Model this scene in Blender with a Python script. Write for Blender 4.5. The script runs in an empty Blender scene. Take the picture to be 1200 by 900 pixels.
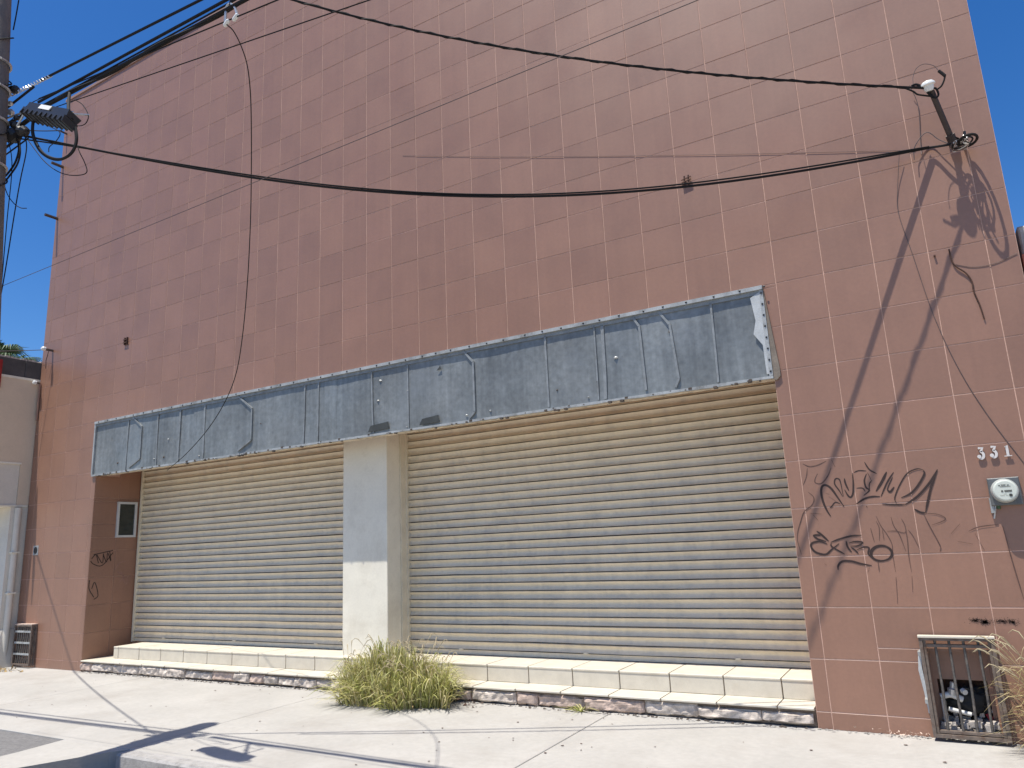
import bpy, bmesh, math, random
from mathutils import Vector, Matrix, noise
random.seed(7)
S = bpy.context.scene
COL = S.collection
TL = 0.4                      # edge of one facade tile, metres
GV = -6.33                    # height of the pavement in tile rows
# ---------------------------------------------------------------- camera
CU = (2.43297637, -2.45786804, 16.5005374)
RR = ((0.86380794, -0.04465544, -0.50183835), (-0.14554791, -0.97571295, -0.16370719), (-0.48233977, 0.21445309, -0.8493281))
FPX = 851.937
def W(u, v, w=0.0):           # tile column, tile row, distance out from the wall -> world
    return Vector((u*TL, -w*TL, (v-GV)*TL))
def D(r): return Vector((r[0], -r[2], r[1]))
cd = bpy.data.cameras.new("camera"); cam = bpy.data.objects.new("camera", cd); COL.objects.link(cam)
X, Y, Z = D(RR[0]), -D(RR[1]), -D(RR[2])
M = Matrix((X, Y, Z)).transposed().to_4x4(); M.translation = W(*CU); cam.matrix_world = M
cd.sensor_width = 36; cd.lens = FPX/1200*36; cd.clip_start = 0.05; cd.clip_end = 3000
S.camera = cam
# ---------------------------------------------------------------- light
SUN = Vector((-0.37, -1.0, 3.4)).normalized()      # towards the sun
wd = bpy.data.worlds.new("World"); S.world = wd; wd.use_nodes = True
nt = wd.node_tree; bg = nt.nodes["Background"]
sky = nt.nodes.new("ShaderNodeTexSky"); sky.sky_type = 'NISHITA'; sky.sun_disc = False
sky.sun_elevation = math.asin(SUN.z); sky.sun_rotation = math.atan2(SUN.x, SUN.y)
sky.altitude = 200; sky.air_density = 1.0; sky.dust_density = 0.6; sky.ozone_density = 4.0
hs = nt.nodes.new('ShaderNodeHueSaturation'); hs.inputs['Saturation'].default_value = 1.33; hs.inputs['Hue'].default_value = 0.508
nt.links.new(sky.outputs[0], hs.inputs['Color']); nt.links.new(hs.outputs[0], bg.inputs[0]); bg.inputs[1].default_value = 0.12
sl = bpy.data.lights.new("sun", 'SUN'); sl.energy = 5.0; sl.angle = math.radians(0.4); sl.color = (1.0, 0.955, 0.875)
so = bpy.data.objects.new("sun", sl); COL.objects.link(so); so.rotation_euler = SUN.to_track_quat('Z', 'Y').to_euler()
S.view_settings.view_transform = 'Standard'; S.view_settings.look = 'None'
S.view_settings.exposure = 0.30; S.view_settings.gamma = 1

# ---------------------------------------------------------------- picture <-> place
def ray(px, py):
    a = ((px-600)/FPX, (py-450)/FPX, 1.0)
    return tuple(sum(RR[k][i]*a[k] for k in range(3)) for i in range(3))
def hit(px, py, ax=2, val=0.0):
    d = ray(px, py); s = (val-CU[ax])/d[ax]
    return tuple(CU[i]+s*d[i] for i in range(3))

# ---------------------------------------------------------------- materials
def mat(name, col, rough=0.7, metal=0.0, vary=0.12, scale=6.0, bump=0.15, bscale=60.0, streak=0.0, stain=None, stain_amt=0.0, stain_scale=2.0, tile=0.0, spec=0.5, rvary=0.0, ior=1.5):
    m = bpy.data.materials.new(name); m.use_nodes = True
    t = m.node_tree; N = t.nodes; L = t.links
    b = N["Principled BSDF"]; b.inputs["Roughness"].default_value = rough; b.inputs["Metallic"].default_value = metal
    b.inputs["Specular IOR Level"].default_value = spec; b.inputs["IOR"].default_value = ior
    geo = N.new("ShaderNodeNewGeometry"); pos = geo.outputs["Position"]
    def noise_(sc, det=5, vec=None, r=0.6):
        n = N.new("ShaderNodeTexNoise"); n.inputs["Scale"].default_value = sc; n.inputs["Detail"].default_value = det
        n.inputs["Roughness"].default_value = r; L.new(vec or pos, n.inputs["Vector"]); return n.outputs["Fac"]
    def mrange(s, a, b_, c, d):
        n = N.new("ShaderNodeMapRange"); L.new(s, n.inputs[0])
        for i, v in enumerate((a, b_, c, d)): n.inputs[i+1].default_value = v
        return n.outputs[0]
    def mulv(c1, fac):
        n = N.new("ShaderNodeVectorMath"); n.operation = 'SCALE'; L.new(c1, n.inputs[0]); L.new(fac, n.inputs["Scale"]); return n.outputs[0]
    rgb = N.new("ShaderNodeRGB"); rgb.outputs[0].default_value = (*col, 1); c = rgb.outputs[0]
    c = mulv(c, mrange(noise_(scale), 0.25, 0.75, 1-vary, 1+vary))
    c = mulv(c, mrange(noise_(scale*14, 3), 0.3, 0.7, 1-vary*0.5, 1+vary*0.5))
    if tile:                                       # every tile fired a little differently
        a = N.new("ShaderNodeVectorMath"); a.operation = 'MULTIPLY'; L.new(pos, a.inputs[0]); a.inputs[1].default_value = (1/TL, 1/TL*0.5, 1/TL)
        ad = N.new("ShaderNodeVectorMath"); ad.operation = 'ADD'; L.new(a.outputs[0], ad.inputs[0]); ad.inputs[1].default_value = (0, 0.3, GV)
        f = N.new("ShaderNodeVectorMath"); f.operation = 'FLOOR'; L.new(ad.outputs[0], f.inputs[0])
        wn = N.new("ShaderNodeTexWhiteNoise"); L.new(f.outputs[0], wn.inputs["Vector"])
        c = mulv(c, mrange(wn.outputs["Value"], 0, 1, 1-tile, 1+tile))
    if streak:                                     # rain streaks: noise stretched along z
        mp = N.new("ShaderNodeMapping"); mp.inputs["Scale"].default_value = (14, 14, 0.5); L.new(pos, mp.inputs[0])
        c = mulv(c, mrange(noise_(1.0, 4, mp.outputs[0]), 0.3, 0.7, 1-streak, 1+streak))
    if stain:
        mx = N.new("ShaderNodeMix"); mx.data_type = 'RGBA'; L.new(c, mx.inputs[6]); mx.inputs[7].default_value = (*stain, 1)
        L.new(mrange(noise_(stain_scale, 8, None, 0.7), 0.5, 0.68, 0, stain_amt), mx.inputs[0]); c = mx.outputs[2]
    L.new(c, b.inputs["Base Color"])
    if rvary: L.new(mrange(noise_(scale*0.7, 4), 0.3, 0.7, max(0.05, rough-rvary), min(1, rough+rvary)), b.inputs["Roughness"])
    if bump:
        bp = N.new("ShaderNodeBump"); bp.inputs["Strength"].default_value = bump; bp.inputs["Distance"].default_value = 0.004
        L.new(noise_(bscale, 4), bp.inputs["Height"]); L.new(bp.outputs[0], b.inputs["Normal"])
    return m

M_TILE = mat("terracotta_tile", (0.285, 0.149, 0.097), 0.45, vary=0.09, scale=2.2, bump=0.12, bscale=70, tile=0.065, streak=0.035, spec=0.5, stain=(0.27, 0.145, 0.09), stain_amt=0.25, stain_scale=1.1, rvary=0.05, ior=1.62)
M_GROUT = mat("grout", (0.55, 0.35, 0.27), 0.9, vary=0.25, scale=5, bump=0.3)
M_WALLCORE = mat("wall_core", (0.28, 0.17, 0.14), 0.9)
M_ZINC = mat("galvanised_sheet", (0.20, 0.21, 0.205), 0.40, metal=0.2, vary=0.34, scale=1.2, bump=0.06, bscale=12, streak=0.16, stain=(0.29, 0.31, 0.32), stain_amt=0.5, stain_scale=0.9, rvary=0.12)
M_ZINCL = mat("bare_zinc_trim", (0.40, 0.41, 0.40), 0.5, metal=0.2, vary=0.25, scale=7, stain=(0.16, 0.15, 0.13), stain_amt=0.8, stain_scale=6)
M_RIB = mat("weld_strip", (0.26, 0.275, 0.275), 0.5, metal=0.2, vary=0.25, scale=9, stain=(0.14, 0.13, 0.11), stain_amt=0.5, stain_scale=8)
M_TAR = mat('old_bitumen', (0.045, 0.05, 0.048), 0.7, vary=0.3)
M_SEALANT = mat("white_sealant", (0.46, 0.48, 0.48), 0.5, vary=0.2)
M_BRACKETBOX = mat("weathered_box_steel", (0.20, 0.165, 0.13), 0.8, vary=0.3)
M_SHUT = mat("cream_shutter_enamel", (0.76, 0.665, 0.505), 0.45, vary=0.06, scale=4, bump=0.05, streak=0.05, stain=(0.42, 0.38, 0.33), stain_amt=0.35, stain_scale=7, rvary=0.1)
M_GUIDE = mat("cream_guide", (0.70, 0.63, 0.49), 0.5, vary=0.1)
M_CREAM = mat("cream_stucco", (0.80, 0.75, 0.625), 0.7, vary=0.06, scale=3, bump=0.2, bscale=120, stain=(0.56, 0.50, 0.39), stain_amt=0.5, stain_scale=1.9)
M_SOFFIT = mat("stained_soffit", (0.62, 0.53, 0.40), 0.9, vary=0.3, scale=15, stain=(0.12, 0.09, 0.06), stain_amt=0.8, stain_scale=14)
M_STEP = mat("step_tile_stone", (0.60, 0.55, 0.45), 0.6, vary=0.09, scale=8, bump=0.1, stain=(0.46, 0.40, 0.31), stain_amt=0.35, stain_scale=3)
M_STEPG = mat("step_grout", (0.22, 0.17, 0.13), 0.95, vary=0.3)
M_BLOCK = mat("broken_mortar", (0.60, 0.52, 0.44), 0.95, vary=0.25, scale=14, bump=0.8, bscale=45, stain=(0.24, 0.19, 0.16), stain_amt=0.7, stain_scale=9)
M_BLOCKP = mat("broken_brick", (0.55, 0.42, 0.34), 0.95, vary=0.25, scale=14, bump=0.8, bscale=45, stain=(0.25, 0.2, 0.17), stain_amt=0.7, stain_scale=9)
M_DARKGAP = mat("dirty_mortar_bed", (0.10, 0.08, 0.065), 1.0, vary=0.4, scale=20, bump=0.8, bscale=50)
M_CONC = mat("sidewalk_concrete", (0.405, 0.387, 0.353), 0.85, vary=0.10, scale=1.3, bump=0.5, bscale=55, stain=(0.33, 0.305, 0.27), stain_amt=0.7, stain_scale=1.1)
M_KERB = mat("kerb_concrete", (0.36, 0.345, 0.325), 0.95, vary=0.2, scale=10, bump=0.9, bscale=60, stain=(0.16, 0.15, 0.14), stain_amt=0.6, stain_scale=12)
M_ASPH = mat("dusty_concrete_street", (0.27, 0.24, 0.20), 0.95, vary=0.25, scale=12, bump=0.9, bscale=80)
M_ASPHL = mat("worn_asphalt", (0.17, 0.165, 0.16), 0.95, vary=0.3, scale=30, bump=0.9, bscale=80)
M_JOINT = mat("sidewalk_joint", (0.16, 0.14, 0.125), 1.0, vary=0.3)
M_BLACK = mat("black_cable_sheath", (0.014, 0.013, 0.013), 0.8, vary=0.2, bump=0, spec=0.25)
M_BLACKP = mat("black_moulded_plastic", (0.018, 0.018, 0.02), 0.45, vary=0.3, bump=0.2)
M_GREYW = mat("grey_wire_and_shadow_line", (0.10, 0.075, 0.07), 0.6, vary=0.2, bump=0)
M_GALV = mat("galvanised_fitting", (0.55, 0.56, 0.56), 0.35, metal=0.6, vary=0.2)
M_PORC = mat("glazed_porcelain", (0.74, 0.75, 0.72), 0.25, vary=0.06, bump=0)
M_PIPE = mat("painted_steel_mast", (0.055, 0.038, 0.032), 0.6, vary=0.2)
M_RUST = mat("rusted_iron", (0.075, 0.036, 0.024), 0.9, vary=0.4, scale=30, bump=0.6)
M_POLE = mat("pole_concrete", (0.155, 0.14, 0.13), 0.9, vary=0.2, scale=5, bump=0.5, streak=0.2)
M_PLATE = mat("grey_meter_plate", (0.135, 0.14, 0.14), 0.5, metal=0.3, vary=0.15)
M_RIM = mat("meter_rim", (0.52, 0.54, 0.50), 0.35, metal=0.2, vary=0.1)
M_FACE = mat("meter_dial", (0.60, 0.63, 0.55), 0.5, vary=0.05)
M_INK = mat("black_print", (0.05, 0.05, 0.045), 0.6, vary=0.2)
M_ALU = mat("white_aluminium", (0.55, 0.55, 0.54), 0.4, vary=0.1)
M_NUM = mat("brushed_numeral", (0.66, 0.62, 0.58), 0.5, metal=0.1, vary=0.1)
M_BAR = mat("worn_grey_bar", (0.115, 0.105, 0.095), 0.6, metal=0.3, vary=0.4, scale=25, stain=(0.30, 0.24, 0.19), stain_amt=0.5, stain_scale=25)
M_FRAMEW = mat("flaking_painted_angle", (0.16, 0.125, 0.10), 0.8, vary=0.3, scale=20, stain=(0.10, 0.055, 0.035), stain_amt=0.9, stain_scale=15)
M_PVC = mat("white_pvc", (0.70, 0.69, 0.65), 0.45, vary=0.08)
M_RUBBLE = mat("rubble", (0.42, 0.38, 0.34), 0.95, vary=0.3, bump=0.7)
M_BAG = mat("dark_rag", (0.012, 0.013, 0.013), 0.75, vary=0.4)
M_RED = mat("red_paint", (0.30, 0.012, 0.01), 0.5, vary=0.1)
M_NEIGH = mat("taupe_stucco", (0.66, 0.53, 0.39), 0.85, vary=0.06, scale=3, bump=0.3, bscale=90)
M_NEIGHW = mat("off_white_stucco", (0.66, 0.61, 0.52), 0.85, vary=0.08, scale=3, bump=0.3, bscale=90)
M_NEIGHD = mat("grey_parapet", (0.085, 0.078, 0.075), 0.9, vary=0.25, scale=5)
M_ORANGE = mat("orange_render", (0.50, 0.17, 0.11), 0.95, vary=0.25, scale=12, bump=0.9, bscale=30)
M_CBLOCK = mat("cement_block", (0.42, 0.41, 0.39), 0.95, vary=0.3, scale=15, bump=1.0, bscale=40)
M_PALM = mat("palm_leaf", (0.055, 0.10, 0.035), 0.5, vary=0.3)
M_SPRAY = mat("dark_spray_paint", (0.035, 0.018, 0.014), 0.7, vary=0.3, scale=20, bump=0)
M_SPRAYF = mat("faint_spray_paint", (0.105, 0.055, 0.042), 0.7, vary=0.4, scale=20, bump=0)
M_SPRAYP = mat("pink_scratch", (0.30, 0.17, 0.14), 0.7, vary=0.3, scale=20, bump=0)
M_SOOT = mat("soot_mark", (0.03, 0.02, 0.018), 0.9, vary=0.3, bump=0)
M_LEAF = mat("dead_leaf", (0.30, 0.21, 0.09), 0.8, vary=0.4)
def glass_mat():
    m = mat("window_glass", (0.03, 0.035, 0.03), 0.12, vary=0.3, bump=0.05, spec=0.6); return m
M_GLASS = glass_mat()
def grass_mat(name, cols):
    m = bpy.data.materials.new(name); m.use_nodes = True; t = m.node_tree; N = t.nodes; L = t.links; b = N["Principled BSDF"]
    geo = N.new("ShaderNodeNewGeometry"); r = N.new("ShaderNodeValToRGB"); L.new(geo.outputs["Random Per Island"], r.inputs[0])
    e = r.color_ramp.elements; e[0].color = (*cols[0], 1); e[1].color = (*cols[-1], 1)
    for i, c in enumerate(cols[1:-1]): x = e.new((i+1)/(len(cols)-1)); x.color = (*c, 1)
    L.new(r.outputs[0], b.inputs["Base Color"]); b.inputs["Roughness"].default_value = 0.55
    tr = N.new("ShaderNodeBsdfTranslucent"); L.new(r.outputs[0], tr.inputs[0])
    mx = N.new("ShaderNodeMixShader"); mx.inputs[0].default_value = 0.3
    L.new(b.outputs[0], mx.inputs[1]); L.new(tr.outputs[0], mx.inputs[2]); L.new(mx.outputs[0], N["Material Output"].inputs[0])
    return m
M_GRASS = grass_mat("dry_green_grass", [(0.17, 0.19, 0.04), (0.48, 0.47, 0.14), (0.62, 0.56, 0.24), (0.34, 0.37, 0.09), (0.74, 0.67, 0.38), (0.20, 0.15, 0.06)])
M_STRAW = grass_mat("straw_grass", [(0.42, 0.33, 0.16), (0.55, 0.45, 0.26), (0.36, 0.30, 0.12), (0.62, 0.54, 0.36)])
M_FLAG = mat("seed_head", (0.40, 0.33, 0.20), 0.8)

# ---------------------------------------------------------------- building blocks
WO = {}
class MB:
    def __init__(s): s.v = []; s.f = []; s.sm = False
    def add(s, vs, fs):
        n = len(s.v); s.v += [Vector(x) for x in vs]; s.f += [tuple(i+n for i in f) for f in fs]; return s
    def box(s, u0, u1, v0, v1, w0, w1, c=0.0, drop_back=False):       # tile coordinates, c = chamfer of the front face
        if c:
            p = [W(u0, v0, w0), W(u1, v0, w0), W(u1, v1, w0), W(u0, v1, w0), W(u0, v0, w1-c), W(u1, v0, w1-c), W(u1, v1, w1-c), W(u0, v1, w1-c),
                 W(u0+c, v0+c, w1), W(u1-c, v0+c, w1), W(u1-c, v1-c, w1), W(u0+c, v1-c, w1)]
            f = [(0, 1, 5, 4), (1, 2, 6, 5), (2, 3, 7, 6), (3, 0, 4, 7), (4, 5, 9, 8), (5, 6, 10, 9), (6, 7, 11, 10), (7, 4, 8, 11), (8, 9, 10, 11)]
            if not drop_back: f.append((3, 2, 1, 0))
            return s.add(p, f)
        p = [W(u0, v0, w0), W(u1, v0, w0), W(u1, v1, w0), W(u0, v1, w0), W(u0, v0, w1), W(u1, v0, w1), W(u1, v1, w1), W(u0, v1, w1)]
        f = [(0, 1, 5, 4), (1, 2, 6, 5), (2, 3, 7, 6), (3, 0, 4, 7), (4, 5, 6, 7)]
        if not drop_back: f.append((3, 2, 1, 0))
        return s.add(p, f)
    def prism(s, pts, off):                        # pts: world polygon, off: world vector
        n = len(pts); off = Vector(off); p = [Vector(q) for q in pts]; q = [a+off for a in p]
        return s.add(p+q, [tuple(range(n))[::-1], tuple(range(n, 2*n))] + [(i, (i+1) % n, (i+1) % n+n, i+n) for i in range(n)])
    def tube(s, pts, r, n=6, cap=True):            # pts world, r number or list
        pts = [Vector(p) for p in pts]; k = len(pts); rs = r if isinstance(r, (list, tuple)) else [r]*k
        vs = []; prev = None
        for i, p in enumerate(pts):
            d = (pts[min(i+1, k-1)]-pts[max(i-1, 0)])
            d = d.normalized() if d.length > 1e-9 else Vector((0, 0, 1))
            if prev is None: a = d.orthogonal().normalized()
            else:
                a = prev-d*prev.dot(d); a = a.normalized() if a.length > 1e-6 else d.orthogonal().normalized()
            prev = a; b = d.cross(a)
            for j in range(n):
                t = 2*math.pi*j/n; vs.append(p+(a*math.cos(t)+b*math.sin(t))*rs[i])
        fs = [(i*n+j, i*n+(j+1) % n, (i+1)*n+(j+1) % n, (i+1)*n+j) for i in range(k-1) for j in range(n)]
        if cap: fs += [tuple(range(n))[::-1], tuple(range((k-1)*n, k*n))]
        s.sm = True
        return s.add(vs, fs)
    def lathe(s, c, axis, prof, n=20):             # prof: list of (distance along axis, radius)
        axis = Vector(axis).normalized(); return s.tube_prof(Vector(c), axis, prof, n)
    def tube_prof(s, c, ax, prof, n):
        a = ax.orthogonal().normalized(); b = ax.cross(a); vs = []
        for h, r in prof:
            for j in range(n): t = 2*math.pi*j/n; vs.append(c+ax*h+(a*math.cos(t)+b*math.sin(t))*r)
        k = len(prof)
        fs = [(i*n+j, i*n+(j+1) % n, (i+1)*n+(j+1) % n, (i+1)*n+j) for i in range(k-1) for j in range(n)]
        fs += [tuple(range(n))[::-1], tuple(range((k-1)*n, k*n))]
        return s.add(vs, fs)
    def build(s, name, m, parent=None, smooth=None):
        lo = Vector([min(v[i] for v in s.v) for i in range(3)]); hi = Vector([max(v[i] for v in s.v) for i in range(3)])
        o = Vector(((lo.x+hi.x)/2, (lo.y+hi.y)/2, lo.z))
        me = bpy.data.meshes.new(name); me.from_pydata([tuple(v-o) for v in s.v], [], s.f)
        bm = bmesh.new(); bm.from_mesh(me); bmesh.ops.recalc_face_normals(bm, faces=bm.faces); bm.to_mesh(me); bm.free()
        if smooth if smooth is not None else s.sm:
            for p in me.polygons: p.use_smooth = True
            if hasattr(me, 'set_sharp_from_angle'): me.set_sharp_from_angle(angle=math.radians(50))
        me.materials.append(m)
        ob = bpy.data.objects.new(name, me); COL.objects.link(ob); WO[ob] = o
        if parent: ob.parent = parent; ob.location = o-WO[parent]
        else: ob.location = o
        return ob
def tag(o, label=None, cat=None, group=None, kind=None):
    for k, v in (('label', label), ('category', cat), ('group', group), ('kind', kind)):
        if v: o[k] = v
    return o
def empty(name, loc, label, cat, group=None):
    o = bpy.data.objects.new(name, None); COL.objects.link(o); o.location = loc; o.empty_display_size = 0.2; WO[o] = Vector(loc)
    return tag(o, label, cat, group)
def spline(pts, n=6):                              # Catmull-Rom through world points
    P = [Vector(p) for p in pts]
    if len(P) < 3: return P
    P = [2*P[0]-P[1]]+P+[2*P[-1]-P[-2]]; out = []
    for i in range(1, len(P)-2):
        for k in range(n):
            t = k/n; a, b, c, d = P[i-1:i+3]
            out.append(0.5*((2*b)+(-a+c)*t+(2*a-5*b+4*c-d)*t*t+(-a+3*b-3*c+d)*t**3))
    return out+[P[-2]]

# ================================================================ SETTING: ground, sidewalk
EW = 6.56
tag(MB().add([(-400, -400, -0.17), (400, -400, -0.17), (400, 400, -0.17), (-400, 400, -0.17)], [(0, 1, 2, 3)]).build('street', M_ASPH), kind='structure')
side = tag(MB().box(-70, 40, GV-0.42, GV-0.06, -30, 6.28).build('sidewalk', M_JOINT), kind='structure')
js = [-70, -55.3, -46.9, -38.5, -30.1, -21.7, -13.12, -4.72, 3.75, 12.2, 20.6, 40]
for i in range(len(js)-1):
    a, b = js[i]+0.012, js[i+1]-0.012
    k = 0.1
    mb = MB(); p = [W(a, GV-0.3, 6.26), W(b, GV-0.3, 6.26), W(b, GV-0.3, -6), W(a, GV-0.3, -6)]
    q = [W(a, GV-0.01, 6.26), W(b, GV-0.01, 6.26), W(b, GV-0.01, -6), W(a, GV-0.01, -6)]
    r = [W(a+.01, GV, 6.25), W(b-.01, GV, 6.25), W(b-.01, GV, -6), W(a+.01, GV, -6)]
    mb.add(p+q+r, [(0, 1, 5, 4), (1, 2, 6, 5), (3, 0, 4, 7), (4, 5, 9, 8), (5, 6, 10, 9), (7, 4, 8, 11), (8, 9, 10, 11)])
    mb.build('slab', M_CONC, side)
ks = [-13.02, -8.0, -3.0, 2.0, 7.0, 12.0, 17, 22, 27, 32, 37]
for i in range(len(ks)-1):
    a, b = ks[i]+0.01, ks[i+1]-0.01
    mb = MB(); z0, z1 = GV-0.45, GV-0.004
    mb.add([W(a, z0, 6.27), W(b, z0, 6.27), W(b, z0, 6.60), W(a, z0, 6.60), W(a, z1, 6.27), W(b, z1, 6.27), W(b, z1, 6.54), W(a, z1, 6.54), W(a, z1-.04, 6.58), W(b, z1-.04, 6.58)],
           [(0, 4, 7, 8, 3), (1, 2, 9, 6, 5), (4, 5, 6, 7), (7, 6, 9, 8), (8, 9, 2, 3), (0, 1, 5, 4)])
    mb.build('kerb_stone', M_KERB, side)
mb = MB()   # apron that runs out over the gutter, its right edge bent outwards round the pole
ap = [(-15.45, 6.27), (-13.05, 6.27), (-13.3, 6.55), (-14.0, 8.0), (-13.0, 8.5), (-12.6, 10.8), (-15.3, 10.8), (-15.35, 7.3)]
mb.prism([W(x, GV-0.45, y) for x, y in ap], W(0, 0.447, 0)-W(0, 0, 0)); mb.build('apron', M_CONC, side)
mb = MB(); ap = [(-70, 6.27), (-15.47, 6.27), (-15.37, 7.3), (-15.32, 10.8), (-18, 13), (-70, 13)]
mb.prism([W(x, GV-0.44, y) for x, y in ap], W(0, 0.41, 0)-W(0, 0, 0)); mb.build('gutter_ramp', M_ASPHL, side)

# ================================================================ THE BUILDING
UL, UR, OL, OR_ = -30.45, 4.5, -25.77, -0.28
VT = 18.9
bld = empty('tiled_building', W(-13, GV, -6), "large building clad in square reddish brown tiles, its two roller shutters closed", "building")
core = MB()
B = -0.0075
def slab(u0, u1, v0, v1, w0=-26, w1=B): core.box(u0, u1, v0, v1, w0, w1)
slab(UL, OL, GV, VT); slab(OR_, 1.80, GV, VT); slab(1.80, 2.87, -4.72, VT); slab(2.87, UR, GV, VT); slab(1.80, 2.87, GV, -4.72, -26, -2.4)
slab(OL, OR_, 1.62, VT); core.box(OL, OR_, 0.91, 1.619, -0.40, B); slab(OL, OR_, GV, 1.62, -26, -2.2)
core.build('wall', M_GROUT, bld)
MB().box(UL-0.04, UR+0.04, VT, VT+0.12, -26, 0.05).build('coping', M_WALLCORE, bld)

# --- facade tiles: those that show largest one by one, the rest as one part
holes = [(OL, OR_, GV-1, 2.93), (1.84, 2.83, GV-1, -4.76)]
def cut(rects, h):
    out = []
    for (a, b, c, d) in rects:
        x0, x1, y0, y1 = max(a, h[0]), min(b, h[1]), max(c, h[2]), min(d, h[3])
        if x0 >= x1 or y0 >= y1: out.append((a, b, c, d)); continue
        if c < y0: out.append((a, b, c, y0))
        if y1 < d: out.append((a, b, y1, d))
        if a < x0: out.append((a, x0, y0, y1))
        if x1 < b: out.append((x1, b, y0, y1))
    return [r for r in out if r[1]-r[0] > 0.03 and r[3]-r[2] > 0.03]
def proj(u, v, w=0):
    q = [sum(RR[k][i]*((u, v, w)[i]-CU[i]) for i in range(3)) for k in range(3)]
    return (600+FPX*q[0]/q[2], 450+FPX*q[1]/q[2]) if q[2] > 0.1 else None
G = 0.0095                                         # half a joint
tiles = []
for i in range(-31, 5):
    for j in range(-7, 19):
        base = [(max(i, UL), min(i+1, UR), max(j, GV), min(j+1, VT))]
        if base[0][0] >= base[0][1] or base[0][2] >= base[0][3]: continue
        rs = base
        for h in holes: rs = cut(rs, h)
        if not rs: continue
        P = [proj(u, v) for u, v in ((i, j), (i+1, j), (i+1, j+1), (i, j+1))]
        cx = sum(p[0] for p in P)/4; cy = sum(p[1] for p in P)/4
        ar = abs(sum(P[k][0]*P[(k+1) % 4][1]-P[(k+1) % 4][0]*P[k][1] for k in range(4)))/2 * sum((r[1]-r[0])*(r[3]-r[2]) for r in rs)
        if not (-10 < cx < 1210 and -10 < cy < 910): ar = 0
        tiles.append((ar, i, j, rs))
tiles.sort(key=lambda t: -t[0])
full = None; rest = MB()
for k, (ar, i, j, rs) in enumerate(tiles):
    isfull = len(rs) == 1 and rs[0] == (i, i+1, j, j+1)
    lift = random.uniform(-0.003, 0.003)
    if k < 298:
        ra, rb = max(-.0016, min(.0016, random.gauss(0, .0012))), max(-.0016, min(.0016, random.gauss(0, .0012)))
        if isfull and full:
            o = full.copy(); COL.objects.link(o); o.location = W(i+.5, j+G, 0)-WO[bld]; o.location.y -= lift*TL + full_off
            o.rotation_euler = (ra, 0, rb); WO[o] = W(i+.5, j+G)
            continue
        mb = MB()
        for r in rs: mb.box(r[0]+G, r[1]-G, r[2]+G, r[3]-G, -0.012, 0, 0.0035, True)
        o = mb.build('tile', M_TILE, bld)
        if isfull: full = o; full_off = W(i+.5, j+G).y - WO[o].y
    else:
        n0 = len(rest.v)
        for r in rs: rest.box(r[0]+G, r[1]-G, r[2]+G, r[3]-G, -0.012, lift*.4, 0.0035, True)
        ta, tb = random.gauss(0, 0.0012), random.gauss(0, 0.0012)
        for q in rest.v[n0:]: q.y += (q.x-W(i+.5, 0).x)*ta+(q.z-W(0, j+.5).z)*tb
tag(rest.build('tile', M_TILE, bld), kind='stuff')
# --- left reveal of the shop front: tiled cheek, two tiles deep
for j in range(-7, 2):
    for (w0, w1) in ((-1, 0.0), (-1.97, -1)):
        v0, v1 = max(j, GV), min(j+1, 1.6)
        if w1 == 0 and v1 > 0.8: v1 = 0.85
        if v1-v0 < .05 or (w1 == 0 and j > 0): continue
        rs = [(w0, w1, v0, v1)]
        rs = cut(rs, (-1.76, -0.96, -1.51, -0.14))
        if not rs: continue
        mb = MB()
        for r in rs:
            a, b, c, d = r[0]+G, r[1]-G*(0 if w1 == 0 else 1), r[2]+G, r[3]-G; e = .006
            u0, u1 = OL-0.001, OL+0.022
            mb.add([W(u0, c, b), W(u0, c, a), W(u0, d, a), W(u0, d, b), W(u1-e, c, b), W(u1-e, c, a), W(u1-e, d, a), W(u1-e, d, b), W(u1, c+e, b-e), W(u1, c+e, a+e), W(u1, d-e, a+e), W(u1, d-e, b-e)],
                   [(0, 1, 5, 4), (1, 2, 6, 5), (2, 3, 7, 6), (3, 0, 4, 7), (4, 5, 9, 8), (5, 6, 10, 9), (6, 7, 11, 10), (7, 4, 8, 11), (8, 9, 10, 11)])
        mb.build('tile', M_TILE, bld)
# --- little window in the cheek
win = MB()
wx = OL
def wbox(mb, w0, w1, v0, v1, d0, d1): return mb.box(wx+d0, wx+d1, v0, v1, w0, w1)
fr = 0.085
wbox(win, -1.77, -1.77+fr, -1.52, -0.13, 0.0, 0.09); wbox(win, -0.95-fr, -0.95, -1.52, -0.13, 0.0, 0.09)
wbox(win, -1.77+fr, -0.95-fr, -1.52, -1.52+fr, 0.0, 0.088); wbox(win, -1.77+fr, -0.95-fr, -0.13-fr, -0.13, 0.0, 0.088)
win = win.build('window', M_ALU, bld)
wbox(MB(), -1.70, -1.02, -1.45, -0.2, 0.02, 0.035).build('pane', M_GLASS, win)
# --- soffit
MB().box(OL, OR_, 0.862, 0.909, -0.41, -0.022).build('soffit', M_SOFFIT, bld)

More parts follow.
